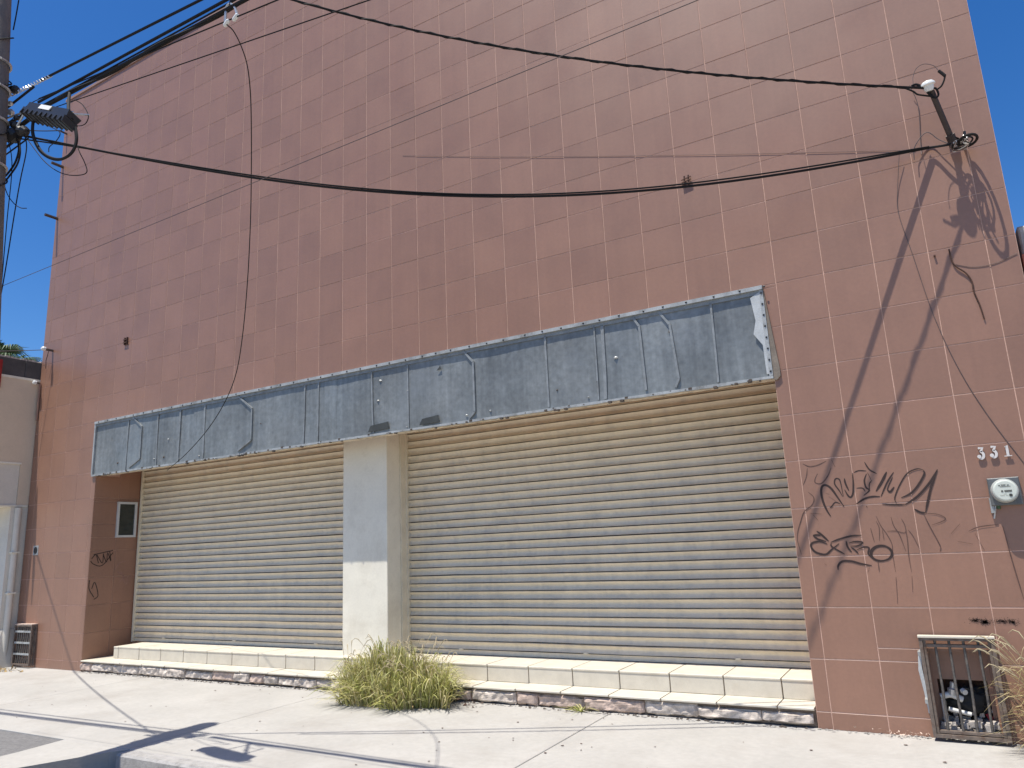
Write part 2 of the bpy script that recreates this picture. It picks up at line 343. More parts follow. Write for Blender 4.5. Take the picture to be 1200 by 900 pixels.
# --- roller shutters
PITCH = 0.2316
prof = [(0.0, -0.005), (0.001, 0.066), (0.012, 0.078), (0.035, 0.062), (0.065, 0.042), (0.095, 0.030), (0.120, 0.028), (0.150, 0.038), (0.180, 0.058), (0.205, 0.076), (0.207, 0.078), (0.211, 0.064), (0.2115, -0.005)]
def shutter(u0, u1, label, dents):
    sh = MB()
    v0 = -5.52
    # guides and rear sheet
    sh.box(u0, u1, v0, 1.6, -2.09, -2.045); sh = tag(sh.build('roller_shutter', M_DARKGAP, bld), label)
    for a in (u0-0.07, u1-0.015): MB().box(a, a+.085, v0-0.01, 1.6, -2.04, -1.86).build('guide', M_GUIDE, sh)
    bb = MB(); bb.box(u0+.03, u1-.03, v0+0.012, v0+0.13, -2.0, -1.955); bb.box(u0+.03, u1-.03, v0+0.012, v0+0.035, -1.955, -1.925)
    bb.build('bottom_rail', M_SHUT, sh)
    for du in (0.16, 0.5, 0.84):
        u = u0+(u1-u0)*du
        MB().box(u-.06, u+.06, v0+.135, v0+.175, -1.955, -1.90).build('lock_lug', M_GUIDE, sh)
    n = int((1.6-v0-0.13)/PITCH)+1; cols = 14
    for k in range(n):
        vb = v0+0.135+k*PITCH; mb = MB(); vs = []; fs = []
        if vb > 1.55: break
        dv = random.gauss(0, 0.0012)
        for c in range(cols+1):
            u = u0+0.02+(u1-u0-0.04)*c/cols
            for (t, wq) in prof:
                vt = PITCH-t
                d = 0
                for (du, dk, a) in dents:
                    d += a*math.exp(-((u-du)/0.55)**2-((k-dk)/1.2)**2)
                sag = 0.006*noise.noise(Vector((u*0.35, k*0.7, u0)))
                vs.append(W(u, min(vb+vt+dv+sag+d*0.6, 1.6), -2.045+wq*1.75+0.006*noise.noise(Vector((u*0.5, k*3.1, 4)))-d))
        m = len(prof)
        fs = [(c*m+j, (c+1)*m+j, (c+1)*m+j+1, c*m+j+1) for c in range(cols) for j in range(m-1)]
        mb.add(vs, fs); mb.build('slat', M_SHUT, sh, smooth=True)
shutter(-25.62, -14.02, "narrower cream roller shutter left of the column", [(-23.4, 9, 0.03), (-22.6, 10, -0.02), (-17.2, 5, .015), (-20.5, 15, -.012), (-15.6, 12, .012), (-18.8, 2, .02)])
shutter(-11.99, OR_-0.06, "wider cream roller shutter right of the column", [(-8.6, 3, 0.02), (-4, 7, -0.012), (-6.2, 14, .012), (-10.3, 9, .018), (-2.1, 4, .015), (-2.9, 12, -.012), (-7.5, 1, .022), (-4.8, 0, -.015)])
# --- column
c = MB(); c.box(-13.86, -12.08, GV+0.3, 1.6, -2.19, -1.0, 0.015); c.build('column', M_CREAM, bld)
MB().box(-12.075, -12.02, -5.52, 1.6, -2.0, -1.62).build('column_edging', M_GUIDE, bld)

# --- sign fascia: sheets, weld strips, rims
fas = MB(); fas.box(-25.93, -0.31, 0.86, 2.98, -0.02, -0.005); fas = fas.build('fascia', M_ZINC, bld)
seams = [-25.9, -22.96, -20.0, -16.97, -13.19, -10.4, -8.12, -5.86, -3.26, -0.33]
for a, b in zip(seams, seams[1:]):
    mb = MB(); nx = 7; ny = 4; vs = []; t1 = random.gauss(0, .006); t2 = random.gauss(0, .004)
    for i in range(nx+1):
        for j in range(ny+1):
            u = a+(b-a)*i/nx; v = 0.90+2.04*j/ny
            edge = 0 if i in (0, nx) or j in (0, ny) else 1
            vs.append(W(u, v, 0.012+t1*(i/nx-.5)+t2*(j/ny-.5)+edge*0.022*noise.noise(Vector((u*0.9, v*1.1, a)))))
    mb.add(vs, [(i*(ny+1)+j, (i+1)*(ny+1)+j, (i+1)*(ny+1)+j+1, i*(ny+1)+j+1) for i in range(nx) for j in range(ny)])
    mb.build('sheet', M_ZINC, fas, smooth=True)
def rib(pts, wd=0.028, th=0.05, m=M_RIB, w0=0.01):
    mb = MB()
    for (a, b) in zip(pts, pts[1:]):
        d = Vector((b[0]-a[0], b[1]-a[1])); d.normalize(); n = Vector((-d.y, d.x))*wd
        mb.prism([W(a[0]+n.x, a[1]+n.y, w0), W(b[0]+n.x, b[1]+n.y, w0), W(b[0]-n.x, b[1]-n.y, w0), W(a[0]-n.x, a[1]-n.y, w0)], W(0, 0, th)-W(0, 0, 0))
    return mb.build('weld_strip', m, fas)
for u in (-23.81, -22.0, -20.74, -19.39, -14.55, -13.95, -11.75, -10.4, -5.86, -4.46, -4.25, -1.49):
    j = random.uniform(-.04, .04)
    rib([(u+j, 0.93), (u, 1.6), (u-j*0.5, 2.82)], random.uniform(.018, .045), 0.035)
rib([(-23.55, 2.90), (-22.96, 2.45), (-22.96, 1.25), (-23.6, 0.98)]); rib([(-17.7, 2.90), (-16.97, 2.35), (-16.97, 1.30), (-17.6, 1.0)])
rib([(-8.45, 2.90), (-8.12, 2.5), (-8.12, 1.1), (-8.3, 0.95)]); rib([(-2.75, 2.88), (-2.5, 2.5), (-2.4, 1.15), (-2.5, 0.96)]); rib([(-3.4, 2.85), (-3.26, 2.6), (-3.22, 1.0)])
for _ in range(18):                                 # leftover blobs of adhesive and clips
    u = random.uniform(-25.4, -0.8); v = random.choice((random.uniform(0.95, 1.25), random.uniform(1.0, 2.8)))
    s = random.uniform(0.025, 0.06)
    MB().add([W(u+s*math.cos(a)*random.uniform(.5, 1.5), v+s*math.sin(a)*random.uniform(.6, 1.1), 0.028) for a in [x*1.047 for x in range(6)]]+[W(u, v, 0.06)],
             [(i, (i+1) % 6, 6) for i in range(6)]+[(0, 1, 2, 3, 4, 5)]).build('adhesive_blob', random.choice((M_RIB, M_ZINCL, M_DARKGAP)), fas)
rim = MB()
rim.box(-25.95, -0.29, 2.90, 2.99, -0.02, 0.10); rim.build('top_rim', M_ZINCL, fas)
MB().box(-25.93, -0.31, 2.80, 2.898, 0.02, 0.045).build('top_flange', M_RIB, fas)
mb = MB(); xs = [-25.95+(25.66)*i/60 for i in range(61)]; yb = [0.835+.03*noise.noise(Vector((x*.9, 5, 1)))+.012*noise.noise(Vector((x*3, 2, 1))) for x in xs]
for i in range(60):
    a, b = xs[i], xs[i+1]; mb.add([W(a, yb[i], -.02), W(b, yb[i+1], -.02), W(b, .895, -.02), W(a, .895, -.02), W(a, yb[i], .07), W(b, yb[i+1], .07), W(b, .895, .07), W(a, .895, .07)], [(0, 1, 5, 4), (3, 7, 6, 2), (4, 5, 6, 7), (0, 3, 2, 1)])
mb.build('bottom_rim', M_ZINCL, fas)
MB().box(-25.98, -25.90, 0.90, 2.895, -0.02, 0.07).build('side_rim', M_ZINCL, fas)
MB().box(-0.37, -0.29, 0.90, 2.895, -0.02, 0.07).build('side_rim', M_ZINCL, fas)
pl = [(-0.37, 2.85), (-0.58, 2.75), (-0.52, 2.2), (-0.60, 1.9), (-0.43, 1.62), (-0.42, 0.95), (-0.37, 0.95)]
MB().prism([W(x, y, 0.05) for x, y in pl], W(0, 0, .015)-W(0, 0, 0)).build('sealant_strip', M_SEALANT, fas)
pl = [(-0.285, 2.99), (-0.285, 0.80), (-0.22, 0.80), (-0.14, 0.88), (-0.14, 1.06)]
MB().prism([W(x, y, 0.0) for x, y in pl], W(0, 0, .05)-W(0, 0, 0)).build('side_plate', M_BRACKETBOX, fas)
scr = MB()
for k in range(46):
    u = -25.7+k*0.565+random.uniform(-.08, .08); q = W(u, 2.945+random.uniform(-.012, .012), 0.10)
    scr.lathe(q, (0, -1, 0), [(0, .011), (.004, .010), (.007, .004)], 6)
for k in range(8): scr.lathe(W(-0.33, 1.0+k*.26, .07), (0, -1, 0), [(0, .010), (.005, .008)], 6)
tag(scr.build('screw_head', M_BLACKP, fas), kind='stuff')
bt = MB()
for _ in range(90):
    u = random.uniform(-25.5, -0.5); v = 0.86+random.uniform(-.05, .03); s = random.uniform(.012, .045)
    bt.box(u-s, u+s, v-s*.6, v+s*.6, 0.0, 0.06+random.uniform(0.011, .03))
tag(bt.build('mortar_crumbs', M_DARKGAP, fas), kind='stuff')
for (u0, u1, v0, v1) in ((-11.9, -11.1, 0.97, 1.2), (-10.0, -9.3, 0.95, 1.17), (-9.35, -9.2, 2.45, 2.6)):
    MB().prism([W(u0, v0, .052), W(u1, v0+.02, .052), W(u1-.03, v1, .052), W(u0+.1, v1-.05, .052)], W(0, 0, .008)-W(0, 0, 0)).build('tar_patch', M_TAR, fas)

# --- doorstep: two tiled steps, the lower riser broken open
st = MB(); st.box(-25.66, -0.30, GV+0.02, -5.99, -2.2, -0.07); st.box(-24.80, -0.31, -6.0, -5.575, -2.2, -0.70)
st = st.build('doorstep', M_STEPG, bld)
J = [-24.55+1.2385*k for k in range(-1, 21)]
for k in range(len(J)-1):
    a, b = max(J[k], -24.85)+.012, min(J[k+1], -0.30)-.012
    if b-a < 0.05: continue
    MB().box(a, b, -5.935, -5.56, -0.72, -0.652+random.uniform(0, .006), 0.008).build('step_tile', M_STEP, st)     # upper riser
    z = -5.525+random.uniform(-.003, .003); a2 = a; 
    MB().box(a2, b, z-0.05, z, -1.99, -0.635, 0.012).build('step_tile', M_STEP, st)                                 # upper tread
for k in range(len(J)-1):
    a, b = max(J[k], -25.72)+.012, min(J[k+1], -0.30)-.012
    if k == 0: a = -25.72
    if b-a < 0.05: continue
    z = -5.94+random.uniform(-.004, .004)
    MB().box(a, b, z-0.05, z, -0.66 if k > 0 else -1.9, 0.07+random.uniform(-.02, .01), 0.012).build('step_tile', M_STEP, st)
u = -25.84
while u < -0.42:
    wd_ = random.uniform(0.55, 1.5); wd_ = min(wd_, -0.30-u)
    if wd_ < 0.2: break
    g = random.uniform(0.012, 0.045); a, b = u+g*.5, u+wd_-g*.5
    v0, v1 = GV+random.uniform(0.015, 0.06), -6.0-random.uniform(0.012, 0.07)
    if u > -2.0: v0 += .02
    nx, ny = max(4, int(wd_*16)), 6; vs = []; front = random.uniform(-0.01, .06); seed = random.uniform(0, 99)
    for i in range(nx+1):
        for j in range(ny+1):
            e = (i in (0, nx)) or (j in (0, ny))
            x = a+(b-a)*i/nx; y = v0+(v1-v0)*j/ny
            nz = noise.noise(Vector((x*3, y*4, seed))); n2 = noise.noise(Vector((x*9, y*9, seed+5)))
            if j == 0: y += 0.11*max(-.1, noise.noise(Vector((x*5, 3, seed))))
            if j == ny: y -= 0.13*max(0, noise.noise(Vector((x*4, 8, seed))))
            if i in (0, nx): x += 0.02*noise.noise(Vector((y*6, i, seed)))
            vs.append(W(x, y, front-(0.06 if e else 0)+0.05*nz+0.035*n2))
    N1 = ny+1
    back = len(vs)
    for (x, y) in ((a, v0), (b, v0), (b, v1), (a, v1)): vs.append(W(x, y, -0.12))
    fs = [(i*N1+j, (i+1)*N1+j, (i+1)*N1+j+1, i*N1+j+1) for i in range(nx) for j in range(ny)]
    fs += [tuple([back, back+1]+[i*N1 for i in range(nx, -1, -1)]), tuple([back+3, back+2]+[i*N1+ny for i in range(nx, -1, -1)]),
           tuple([back, back+3]+[j for j in range(ny, -1, -1)]), tuple([back+1, back+2]+[nx*N1+j for j in range(ny, -1, -1)])]
    MB().add(vs, fs).build('riser_block', random.choice((M_BLOCK, M_BLOCK, M_BLOCKP)), st)
    u += wd_
cr = MB()
for _ in range(260):
    u = random.uniform(-25.7, -0.35); s = random.uniform(.01, .04); y = GV+s*.4; w = 0.07+abs(random.gauss(0, .05))
    cr.add([W(u-s, y-s*.3, w), W(u+s*.8, y-s*.3, w+s), W(u+s, y, w-s), W(u, y+s*.7, w)], [(0, 1, 3), (1, 2, 3), (2, 0, 3), (0, 2, 1)])
tag(cr.build('mortar_crumbs', M_DARKGAP, st), kind='stuff')

# --- small things fixed to the facade: rods on the left edge, downpipes, rusty anchors, vent
def rod(base, tip_w, r=0.026, tipdrop=0.0):
    b = hit(*base); MB().tube([W(b[0], b[1], -.01), W(b[0], b[1]-tipdrop, tip_w)], r, 6).build('bracket', M_PIPE, bld)
rod((78.5, 157), 0.30, .018); rod((74, 196), 0.51, .028); rod((67.5, 256.5), 0.55, .028)
for x, y in ((148.5, 400), ):
    b = hit(x, y)
    mb = MB()
    for du in (-.075, .075): mb.box(b[0]+du-.022, b[0]+du+.022, b[1]-.15, b[1]+.15, -.01, .06)
    for dv in (-.06, .06): mb.box(b[0]-.13, b[0]+.13, b[1]+dv-.018, b[1]+dv+.018, .061, .08)
    mb.build('rusty_anchor', M_RUST, bld)
b = hit(805, 213); mb = MB()
for du in (-.05, .05): mb.tube([W(b[0]+du-.01, b[1]-.13, .03), W(b[0]+du+.01, b[1]+.14, .05)], .008, 5)
for dv in (-.07, .0, .07): mb.tube([W(b[0]-.12, b[1]+dv-.02, .05), W(b[0]+.12, b[1]+dv+.02, .05)], .006, 5)
mb.build('rusty_anchor', M_RUST, bld)
# service drop bracket with a white insulator, on its own short conduit
b = hit(62, 411); mb = MB(); mb.tube([W(b[0], b[1], -.01), W(b[0], b[1], .36)], .022, 6); mb.build('bracket', M_PIPE, bld)
MB().lathe(W(b[0], b[1], .30), (0, -1, 0.15), [(0, .02), (.01, .036), (.05, .038), (.07, .02)], 12).build('insulator', M_PORC, bld)
MB().tube([W(b[0]-.02, b[1]-.05, .16), W(b[0]-.12, b[1]-.45, .18), W(b[0]-.16, b[1]-.8, .14)], .005, 5).build('wire_end', M_BLACK, bld)
b = hit(49, 450); mb = MB(); mb.tube([W(b[0]-.03, b[1]-1.6, .05), W(b[0]-.03, b[1], .05)], .016, 8); mb.build('conduit', M_TILE, bld)
MB().tube([W(b[0]-.03, b[1], .05), W(b[0]-.03, b[1]+.04, .22)], .014, 6).build('bracket', M_PIPE, bld)
MB().lathe(W(b[0]-.03, b[1]+.02, .20), (0, -1, 0.1), [(0, .02), (.01, .034), (.05, .036), (.06, .02)], 12).build('insulator', M_PORC, bld)
b = hit(42, 645); MB().box(b[0]-.19, b[0]+.19, b[1]-.19, b[1]+.19, -.01, .012, .004).build('vent_plate', M_ZINCL, bld)
MB().lathe(W(b[0], b[1], .0125), (0, -1, 0), [(0, .055), (.002, .055)], 20).build('vent_hole', M_BLACKP, bld)
b = hit(1095.5, 302); MB().lathe(W(b[0], b[1]+.03, 0), (0, -1, 0), [(0, .008), (.02, .008)], 6).build('wall_plug', M_RUST, bld)

# --- spray paint tags (flat paint strokes lying on the tiles)
def stroke(mb, pts, wpx, n=5, w=0.010):
    P = spline([W(*hit(x, y)[:2], w) for x, y in pts], n); k = len(P); vs = []
    for i, p in enumerate(P):
        d = P[min(i+1, k-1)]-P[max(i-1, 0)]; d.normalize() if d.length else None
        nn = Vector((-d.z, 0, d.x))*(wpx*0.0034*(0.25+0.75*min(1, 4*i/k+.15, 4*(k-1-i)/k+.15)))
        vs += [p+nn, p-nn]
    mb.add(vs, [(2*i, 2*i+1, 2*i+3, 2*i+2) for i in range(k-1)])
def z2(pts, ox=900, oy=450): return [(ox+x/4, oy+y/4) for x, y in pts]
def graffiti(strokes, m, label=None):
    mb = MB()
    for k, (wp, pts) in enumerate(strokes): stroke(mb, pts, wp, w=0.0048+0.0002*k)
    o = mb.build('graffiti', m, bld)
    if label: o['label'] = label
def zz(p): return [(940+x/6.923, 540+y/6.923) for x, y in p]
def G_(w, *p): return (w, zz(p))
def ring(cx, cy, rx, ry, a0, a1, n=14): return [(cx+rx*math.cos(a0+(a1-a0)*i/n), cy+ry*math.sin(a0+(a1-a0)*i/n)) for i in range(n+1)]
graffiti([G_(2.6, (232, 450), (200, 400), (170, 330), (155, 250), (165, 205), (200, 200), (240, 230), (290, 300), (340, 372)), G_(1.5, (310, 350), (270, 337), (240, 370), (225, 382)),
          G_(1.6, (330, 292), (300, 240), (265, 190), (268, 150), (290, 145), (310, 170), (335, 290)), G_(2.0, (342, 142), (352, 185), (380, 245)), G_(2.0, (345, 235), (375, 285), (400, 292), (415, 240), (410, 100)),
          G_(1.3, (420, 95), (460, 80), (522, 82)), G_(1.2, (440, 222), (490, 222), (512, 250)), G_(1.8, (522, 105), (505, 160), (518, 215), (545, 240), (500, 282)), G_(1.2, (565, 160), (545, 190), (548, 245)),
          G_(1.6, (505, 10), (545, 70), (605, 105)), G_(1.2, (530, 95), (562, 160)), G_(3.0, (685, 90), (650, 165), (600, 248)), G_(2.2, (440, 350), (500, 312), (560, 292), (632, 290)),
          G_(1.7, (742, 92), (690, 175), (640, 290)), G_(1.3, (735, 130), (700, 205), (690, 242)), G_(2.3, (692, 235), (715, 252), (747, 212)),
          G_(1.4, (985, 75), (930, 66), (850, 105), (790, 200), (752, 300), (765, 345)), G_(2.3, (985, 78), (990, 112), (940, 200), (880, 265), (805, 300)),
          G_(2.5, (1098, 70), (1040, 170), (940, 285), (838, 355)), G_(2.5, (1095, 80), (1045, 220), (1020, 330), (1002, 418)), G_(2.3, (1002, 422), (960, 418), (910, 392)), G_(1.7, (650, 352), (750, 356), (838, 357)),
          G_(1.6, (518, 364), (528, 378))], M_SPRAY, "large dark spray-painted scrawl with looping letters")
graffiti([G_(2.4, (118, 570), (160, 602), (215, 652)), G_(2.0, (88, 604), (120, 602), (150, 606)), G_(2.3, (88, 606), (130, 636), (195, 655)),
          G_(2.4, (205, 676), (140, 655), (82, 668), (74, 700), (112, 742), (190, 760), (240, 720), (300, 672)), G_(2.0, (232, 662), (300, 636), (400, 610), (482, 604)), G_(1.9, (235, 668), (240, 695), (300, 732), (345, 757)),
          G_(2.0, (356, 650), (370, 700), (402, 742)), G_(1.7, (380, 668), (430, 655), (492, 662), (450, 690), (392, 692)), G_(1.7, (395, 700), (430, 725), (458, 756)), G_(1.8, (445, 722), (500, 700), (542, 706), (536, 750), (560, 785)),
          (2.4, zz(ring(640, 750, 84, 62, .4, 6.9))), (2.2, zz(ring(648, 752, 84, 60, 2.2, 8.0))), G_(2.0, (556, 780), (600, 805), (660, 812)),
          G_(2.4, (292, 885), (294, 848), (330, 815), (400, 815), (480, 836), (565, 850))], M_SPRAY, "small dark tag reading EXTRO with a stroke under it")
graffiti([G_(1.6, (5, 25), (60, 48), (130, 35), (195, 3)), G_(1.5, (238, -8), (268, 50)), G_(1.4, (235, 55), (210, 120), (160, 182), (110, 180), (105, 150), (125, 105)), G_(1.3, (42, 60), (35, 130), (8, 200)),
          G_(1.2, (50, 255), (90, 290), (95, 330), (70, 370), (20, 410), (-8, 480), (-40, 620), (-5, 760)), G_(1.1, (65, 425), (160, 432)), G_(1.1, (85, 435), (130, 482)), G_(.8, (190, 262), (222, 272)), G_(.8, (215, 290), (272, 325)),
          G_(.9, (600, 450), (640, 530), (690, 600), (730, 680), (735, 760), (758, 900)), G_(.8, (555, 545), (570, 600), (587, 662)), G_(.8, (600, 490), (625, 545), (628, 650)), G_(.8, (650, 560), (658, 600), (665, 645)),
          G_(.9, (720, 455), (745, 530), (790, 600), (842, 735)), G_(.9, (805, 470), (835, 530), (855, 650), (865, 770), (887, 900)), G_(.8, (842, 545), (832, 585), (760, 570), (690, 572)), G_(.9, (860, 560), (900, 612), (952, 712)),
          G_(1.1, (985, 430), (1040, 540), (1120, 690), (1118, 737)), G_(.9, (1000, 425), (1100, 435), (1162, 465), (1140, 490), (1050, 522)), G_(.9, (615, 812), (622, 860), (626, 900)), G_(.8, (546, 860), (535, 905)),
          (.9, z2([(858, 702), (900, 655)])), (1.0, z2([(940, 690), (990, 670), (1080, 658)])), (1.2, z2([(1100, 665), (1145, 830), (1200, 1010)])), (.8, z2([(970, 700), (1015, 780)])), (.8, z2([(890, 738), (960, 750)])),
          (1.1, z2([(600, 905), (608, 1030)])), (.9, z2([(675, 900), (678, 975)])), (.9, z2([(265, 842), (276, 850)]))], M_SPRAYF, "faint half-cleaned paint drips and lines under the tags")
def soft_patch(name, m, blobs):
    mb = MB()
    for (x, y, rx, ry, k) in blobs:
        c0 = W(*hit(x, y)[:2], .0085)
        for _ in range(k):
            a = random.uniform(0, 6.28); q = abs(random.gauss(0, .55)); p = c0+Vector((math.cos(a)*q*rx*.0067, 0, math.sin(a)*q*ry*.0067)); s = random.uniform(.0012, .0032)
            mb.add([p+Vector((s*math.cos(t), 0, s*math.sin(t))) for t in (0, 1.57, 3.14, 4.71)], [(0, 1, 2, 3)])
    o = mb.build(name, m, bld); o['kind'] = 'stuff'
soft_patch('soot_mark', M_SOOT, [(1154, 729, 5, 3, 420), (1143, 727, 9, 3, 220), (1175, 728, 13, 3, 260), (1187, 729, 5, 4, 180)])
# tags on the cheek
def cstroke(mb, pts, r):
    P = spline([W(*hit(x, y, 0, OL+.031)) for x, y in pts], 4); k = len(P); vs = []
    for i, p in enumerate(P):
        d = P[min(i+1, k-1)]-P[max(i-1, 0)]; d.normalize() if d.length else None
        nn = Vector((0, -d.z, d.y))*r; q = p.copy(); q.x = (OL+.0236)*TL; vs += [q+nn, q-nn]
    mb.add(vs, [(2*i, 2*i+1, 2*i+3, 2*i+2) for i in range(k-1)])
def z3(p): return [(x/4, 450+y/4) for x, y in p]
mb = MB()
for s in ([(425, 830), (440, 845), (480, 850), (530, 790)], [(430, 820), (450, 800), (462, 840)], [(455, 800), (480, 840), (485, 795)], [(485, 800), (500, 835), (505, 790), (520, 830), (515, 785)], [(440, 800), (530, 780)],
          [(420, 920), (418, 960), (440, 1000)], [(430, 960), (445, 930), (460, 990), (440, 1010)]): cstroke(mb, z3(s), .007)
mb.build('graffiti', M_SPRAY, bld)
mb = MB()
for s in ([(540, 870), (560, 840), (590, 830)], [(550, 880), (580, 900), (560, 930)], [(570, 880), (590, 940), (600, 900)]): cstroke(mb, z3(s), .006)
mb.build('graffiti', M_SPRAYP, bld)

# --- niche behind the right grille
def niche():
    n = MB()
    n.box(1.81, 2.86, -5.32, -4.73, -0.42, -0.20)            # upper back
    n.box(1.81, 1.93, GV+.02, -5.32, -.6, -0.20); n.box(2.74, 2.86, GV+.02, -5.32, -.6, -0.20)
    n.box(1.82, 1.86, GV+.02, -4.76, -0.20, -0.021); n.box(2.81, 2.85, GV+.02, -4.76, -0.20, -0.021); n.box(1.86, 2.81, -4.80, -4.74, -0.20, -0.021)
    n.build('niche', M_TILE, bld)
    MB().box(1.9, 2.8, GV+.01, -5.1, -.9, -.45).build('niche_back', M_RUST, bld)
niche()

# ================================================================ GRILLES
def grille():
    t = empty('window_grille', W(2.36, GV, .2), "rusty steel grille over the low niche beside the right-hand grass, its bars leaning", "grille")
    u0, u1, v0, v1 = 1.74, 2.95, -6.26, -4.52
    w0, w1 = 0.08, 0.26
    f = MB(); e = .06
    f.box(u0, u0+e, v0, v1, w0, w1); f.box(u1-e, u1, v0, v1, w0, w1); f.box(u0+e, u1-e, v1-.05, v1, w0, w1); f.box(u0+e, u1-e, v0, v0+.06, w0, w1)
    f.box(u0+.065, u0+.11, v0+.065, v1-.055, w0+.05, w1-.03); f.box(u1-.11, u1-.065, v0+.065, v1-.055, w0+.05, w1-.03); f.box(u0+.115, u1-.115, v1-.17, v1-.12, w0+.052, w1-.04); f.box(u0+.115, u1-.115, v0+.075, v0+.12, w0+.052, w1-.04)
    f.build('frame', M_FRAMEW, t)
    MB().box(u0-.01, u1+.01, v1+.001, v1+.03, w0, w1+.02).build('top_bar', M_STEP, t)
    for k in range(4):
        u = u0+.26+k*(u1-u0-.52)/3; j = random.uniform(-.015, .015)
        MB().tube([W(u+j, v0+.06, w1-.09), W(u-j, (v0+v1)/2, w1-.085), W(u, v1-.05, w1-.09)], .0095, 8).build('bar', M_BAR, t)
    for vv in (v0+.6, v1-.3): MB().box(u0-.05, u0+.03, vv-.035, vv+.035, .0, w0+.14).build('hinge', M_ZINCL, t)
    mb = MB()
    vs = [W(u0-.05, -4.8, .02), W(u0, -4.75, .06), W(u0-.02, -5.1, .07), W(u0-.09, -5.15, .012), W(u0, -5.5, .06), W(u0-.05, -5.55, .012), W(u0+.0, -5.9, .05), W(u0-.03, -5.9, .012)]
    mb.add(vs, [(0, 1, 2, 3), (3, 2, 4, 5), (5, 4, 6, 7)]); mb.build('mortar_smear', M_SEALANT, t)
grille()
t = empty('water_meter', W(2.3, GV, -.5), "white elbowed pipe and valve among rags behind the low steel grille", "pipe")
MB().tube(spline([W(1.95, -5.62, -.13), W(2.12, -5.58, -.13), W(2.3, -5.66, -.15)], 4), .022, 8).build('pipe', M_PVC, t)
MB().tube([W(1.98, GV, -.13), W(1.98, -5.66, -.13)], .017, 8).build('pipe', M_PVC, t)
MB().tube([W(2.05, -5.82, -.08), W(2.4, -5.9, -.1)], .015, 8).build('pipe', M_PVC, t)
MB().lathe(W(2.14, -5.58, -.14), (0.2, 0, 1), [(0, .03), (.04, .035), (.05, .02), (.09, .02)], 12).build('valve', M_GALV, t)
MB().tube([W(2.32, -5.5, -.15), W(2.36, -5.52, -.08)], .02, 8).build('valve_cap', M_PVC, t)
def rag(name, c, r, sq, m, seed, label=None, cat=None):
    bm = bmesh.new(); bmesh.ops.create_icosphere(bm, subdivisions=4, radius=1)
    mb = MB(); vs = []
    for v in bm.verts:
        d = 1+0.38*noise.noise(v.co*2.1+Vector((seed, 0, 0)))+0.16*noise.noise(v.co*6+Vector((0, seed, 0)))
        vs.append(W(*c)+Vector((v.co.x*r[0]*d, v.co.y*r[1]*d, max(v.co.z*r[2]*d, -r[2]*.8))))
    mb.add(vs, [tuple(x.index for x in f.verts) for f in bm.faces]); bm.free()
    o = mb.build(name, m, smooth=True); tag(o, label, cat); return o
rag('discarded_rag', (2.40, -5.72, -.27), (.15, .05, .10), 0, M_BAG, 3, "black crumpled rag stuffed behind the low steel grille", "rag")
rub = MB()
for k in range(120):
    u = random.uniform(1.9, 2.8); w = random.uniform(-.38, .05); y = GV+random.uniform(.03, .30)*(1.0+.7*(w < -.2)); s = random.uniform(.02, .085)
    vs = [W(u+s*random.uniform(.5, 1)*a, y+s*random.uniform(.4, .9)*b, w+s*random.uniform(.5, 1)*c) for a in (-1, 1) for b in (-1, 1) for c in (-1, 1)]
    rub.add(vs, [(0, 1, 3, 2), (4, 6, 7, 5), (0, 4, 5, 1), (2, 3, 7, 6), (0, 2, 6, 4), (1, 5, 7, 3)])
tag(rub.build('rubble', M_RUBBLE), "pale rubble heaped behind the low steel grille", "rubble", kind='stuff')
mb = MB()
for k in range(3): mb.prism([W(2.62+.05*k, -5.9-.06*k, -.2), W(2.70+.04*k, -5.88-.05*k, -.22), W(2.68+.04*k, -6.02-.04*k, -.16)], W(0, 0, .02)-W(0, 0, 0))
tag(mb.build('litter', M_RED), "small red scraps of litter behind the grille bars", "litter")

def cage():
    t = empty('meter_cage', W(-29.6, GV, .4), "rusty box cage of bars at the foot of the wall on the left", "cage")
    u0, u1, v0, v1, w1 = -30.1, -28.9, -6.24, -4.72, 0.16
    f = MB(); r = .03
    for (a, b) in ((u0, 0), (u1, 0), (u0, w1), (u1, w1)): f.box(a-r, a+r, v0, v1, b-r+.04, b+r+.04)
    for vv in (v0+r, v1-r):
        f.box(u0+r, u1-r, vv-r, vv+r, w1-r+.041, w1+r+.039)
        for a in (u0, u1): f.box(a-r+.002, a+r-.002, vv-r, vv+r, r+.04, w1-r+.04)
    f.build('frame', M_FRAMEW, t)
    for k in range(7):
        u = u0+.17+k*(u1-u0-.34)/6; MB().box(u-.028, u+.028, v0+.07, v1-.07, w1, w1+.03).build('bar', M_BAR, t)
    for k in range(3):
        vv = v0+.42+k*.42; MB().box(u0+.04, u1-.04, vv-.035, vv+.035, w1+.032, w1+.062).build('cross_bar', M_ZINCL, t)
        MB().box(u1-.03, u1+.012, vv-.03, vv+.03, .08, w1).build('cross_bar', M_FRAMEW, t)
    for k in range(2): MB().box(u1-.02, u1+.02, v0+.07, v1-.07, .07+k*.06, .09+k*.06).build('bar', M_BAR, t)
    MB().box(u0-.02, u1+.02, v1, v1+.03, .0, w1+.07).build('lid', M_BLOCKP, t)
cage()
def leaves(name, cu, cw, su, sw, n, m, label, s0=.02, s1=.06):
    mb = MB()
    for _ in range(n):
        c0 = W(random.gauss(cu, su), GV, random.gauss(cw, sw)); c0.z = random.uniform(.004, .05); s = random.uniform(s0, s1)
        a = Vector((random.gauss(0, 1), random.gauss(0, 1), random.gauss(0, .4))).normalized()*s; b = a.cross(Vector((random.gauss(0, .4), random.gauss(0, .4), 1))).normalized()*s*.4
        mb.add([c0-a, c0+b, c0+a, c0-b], [(0, 1, 2), (0, 2, 3)])
    return tag(mb.build(name, m), label, "litter", kind='stuff')
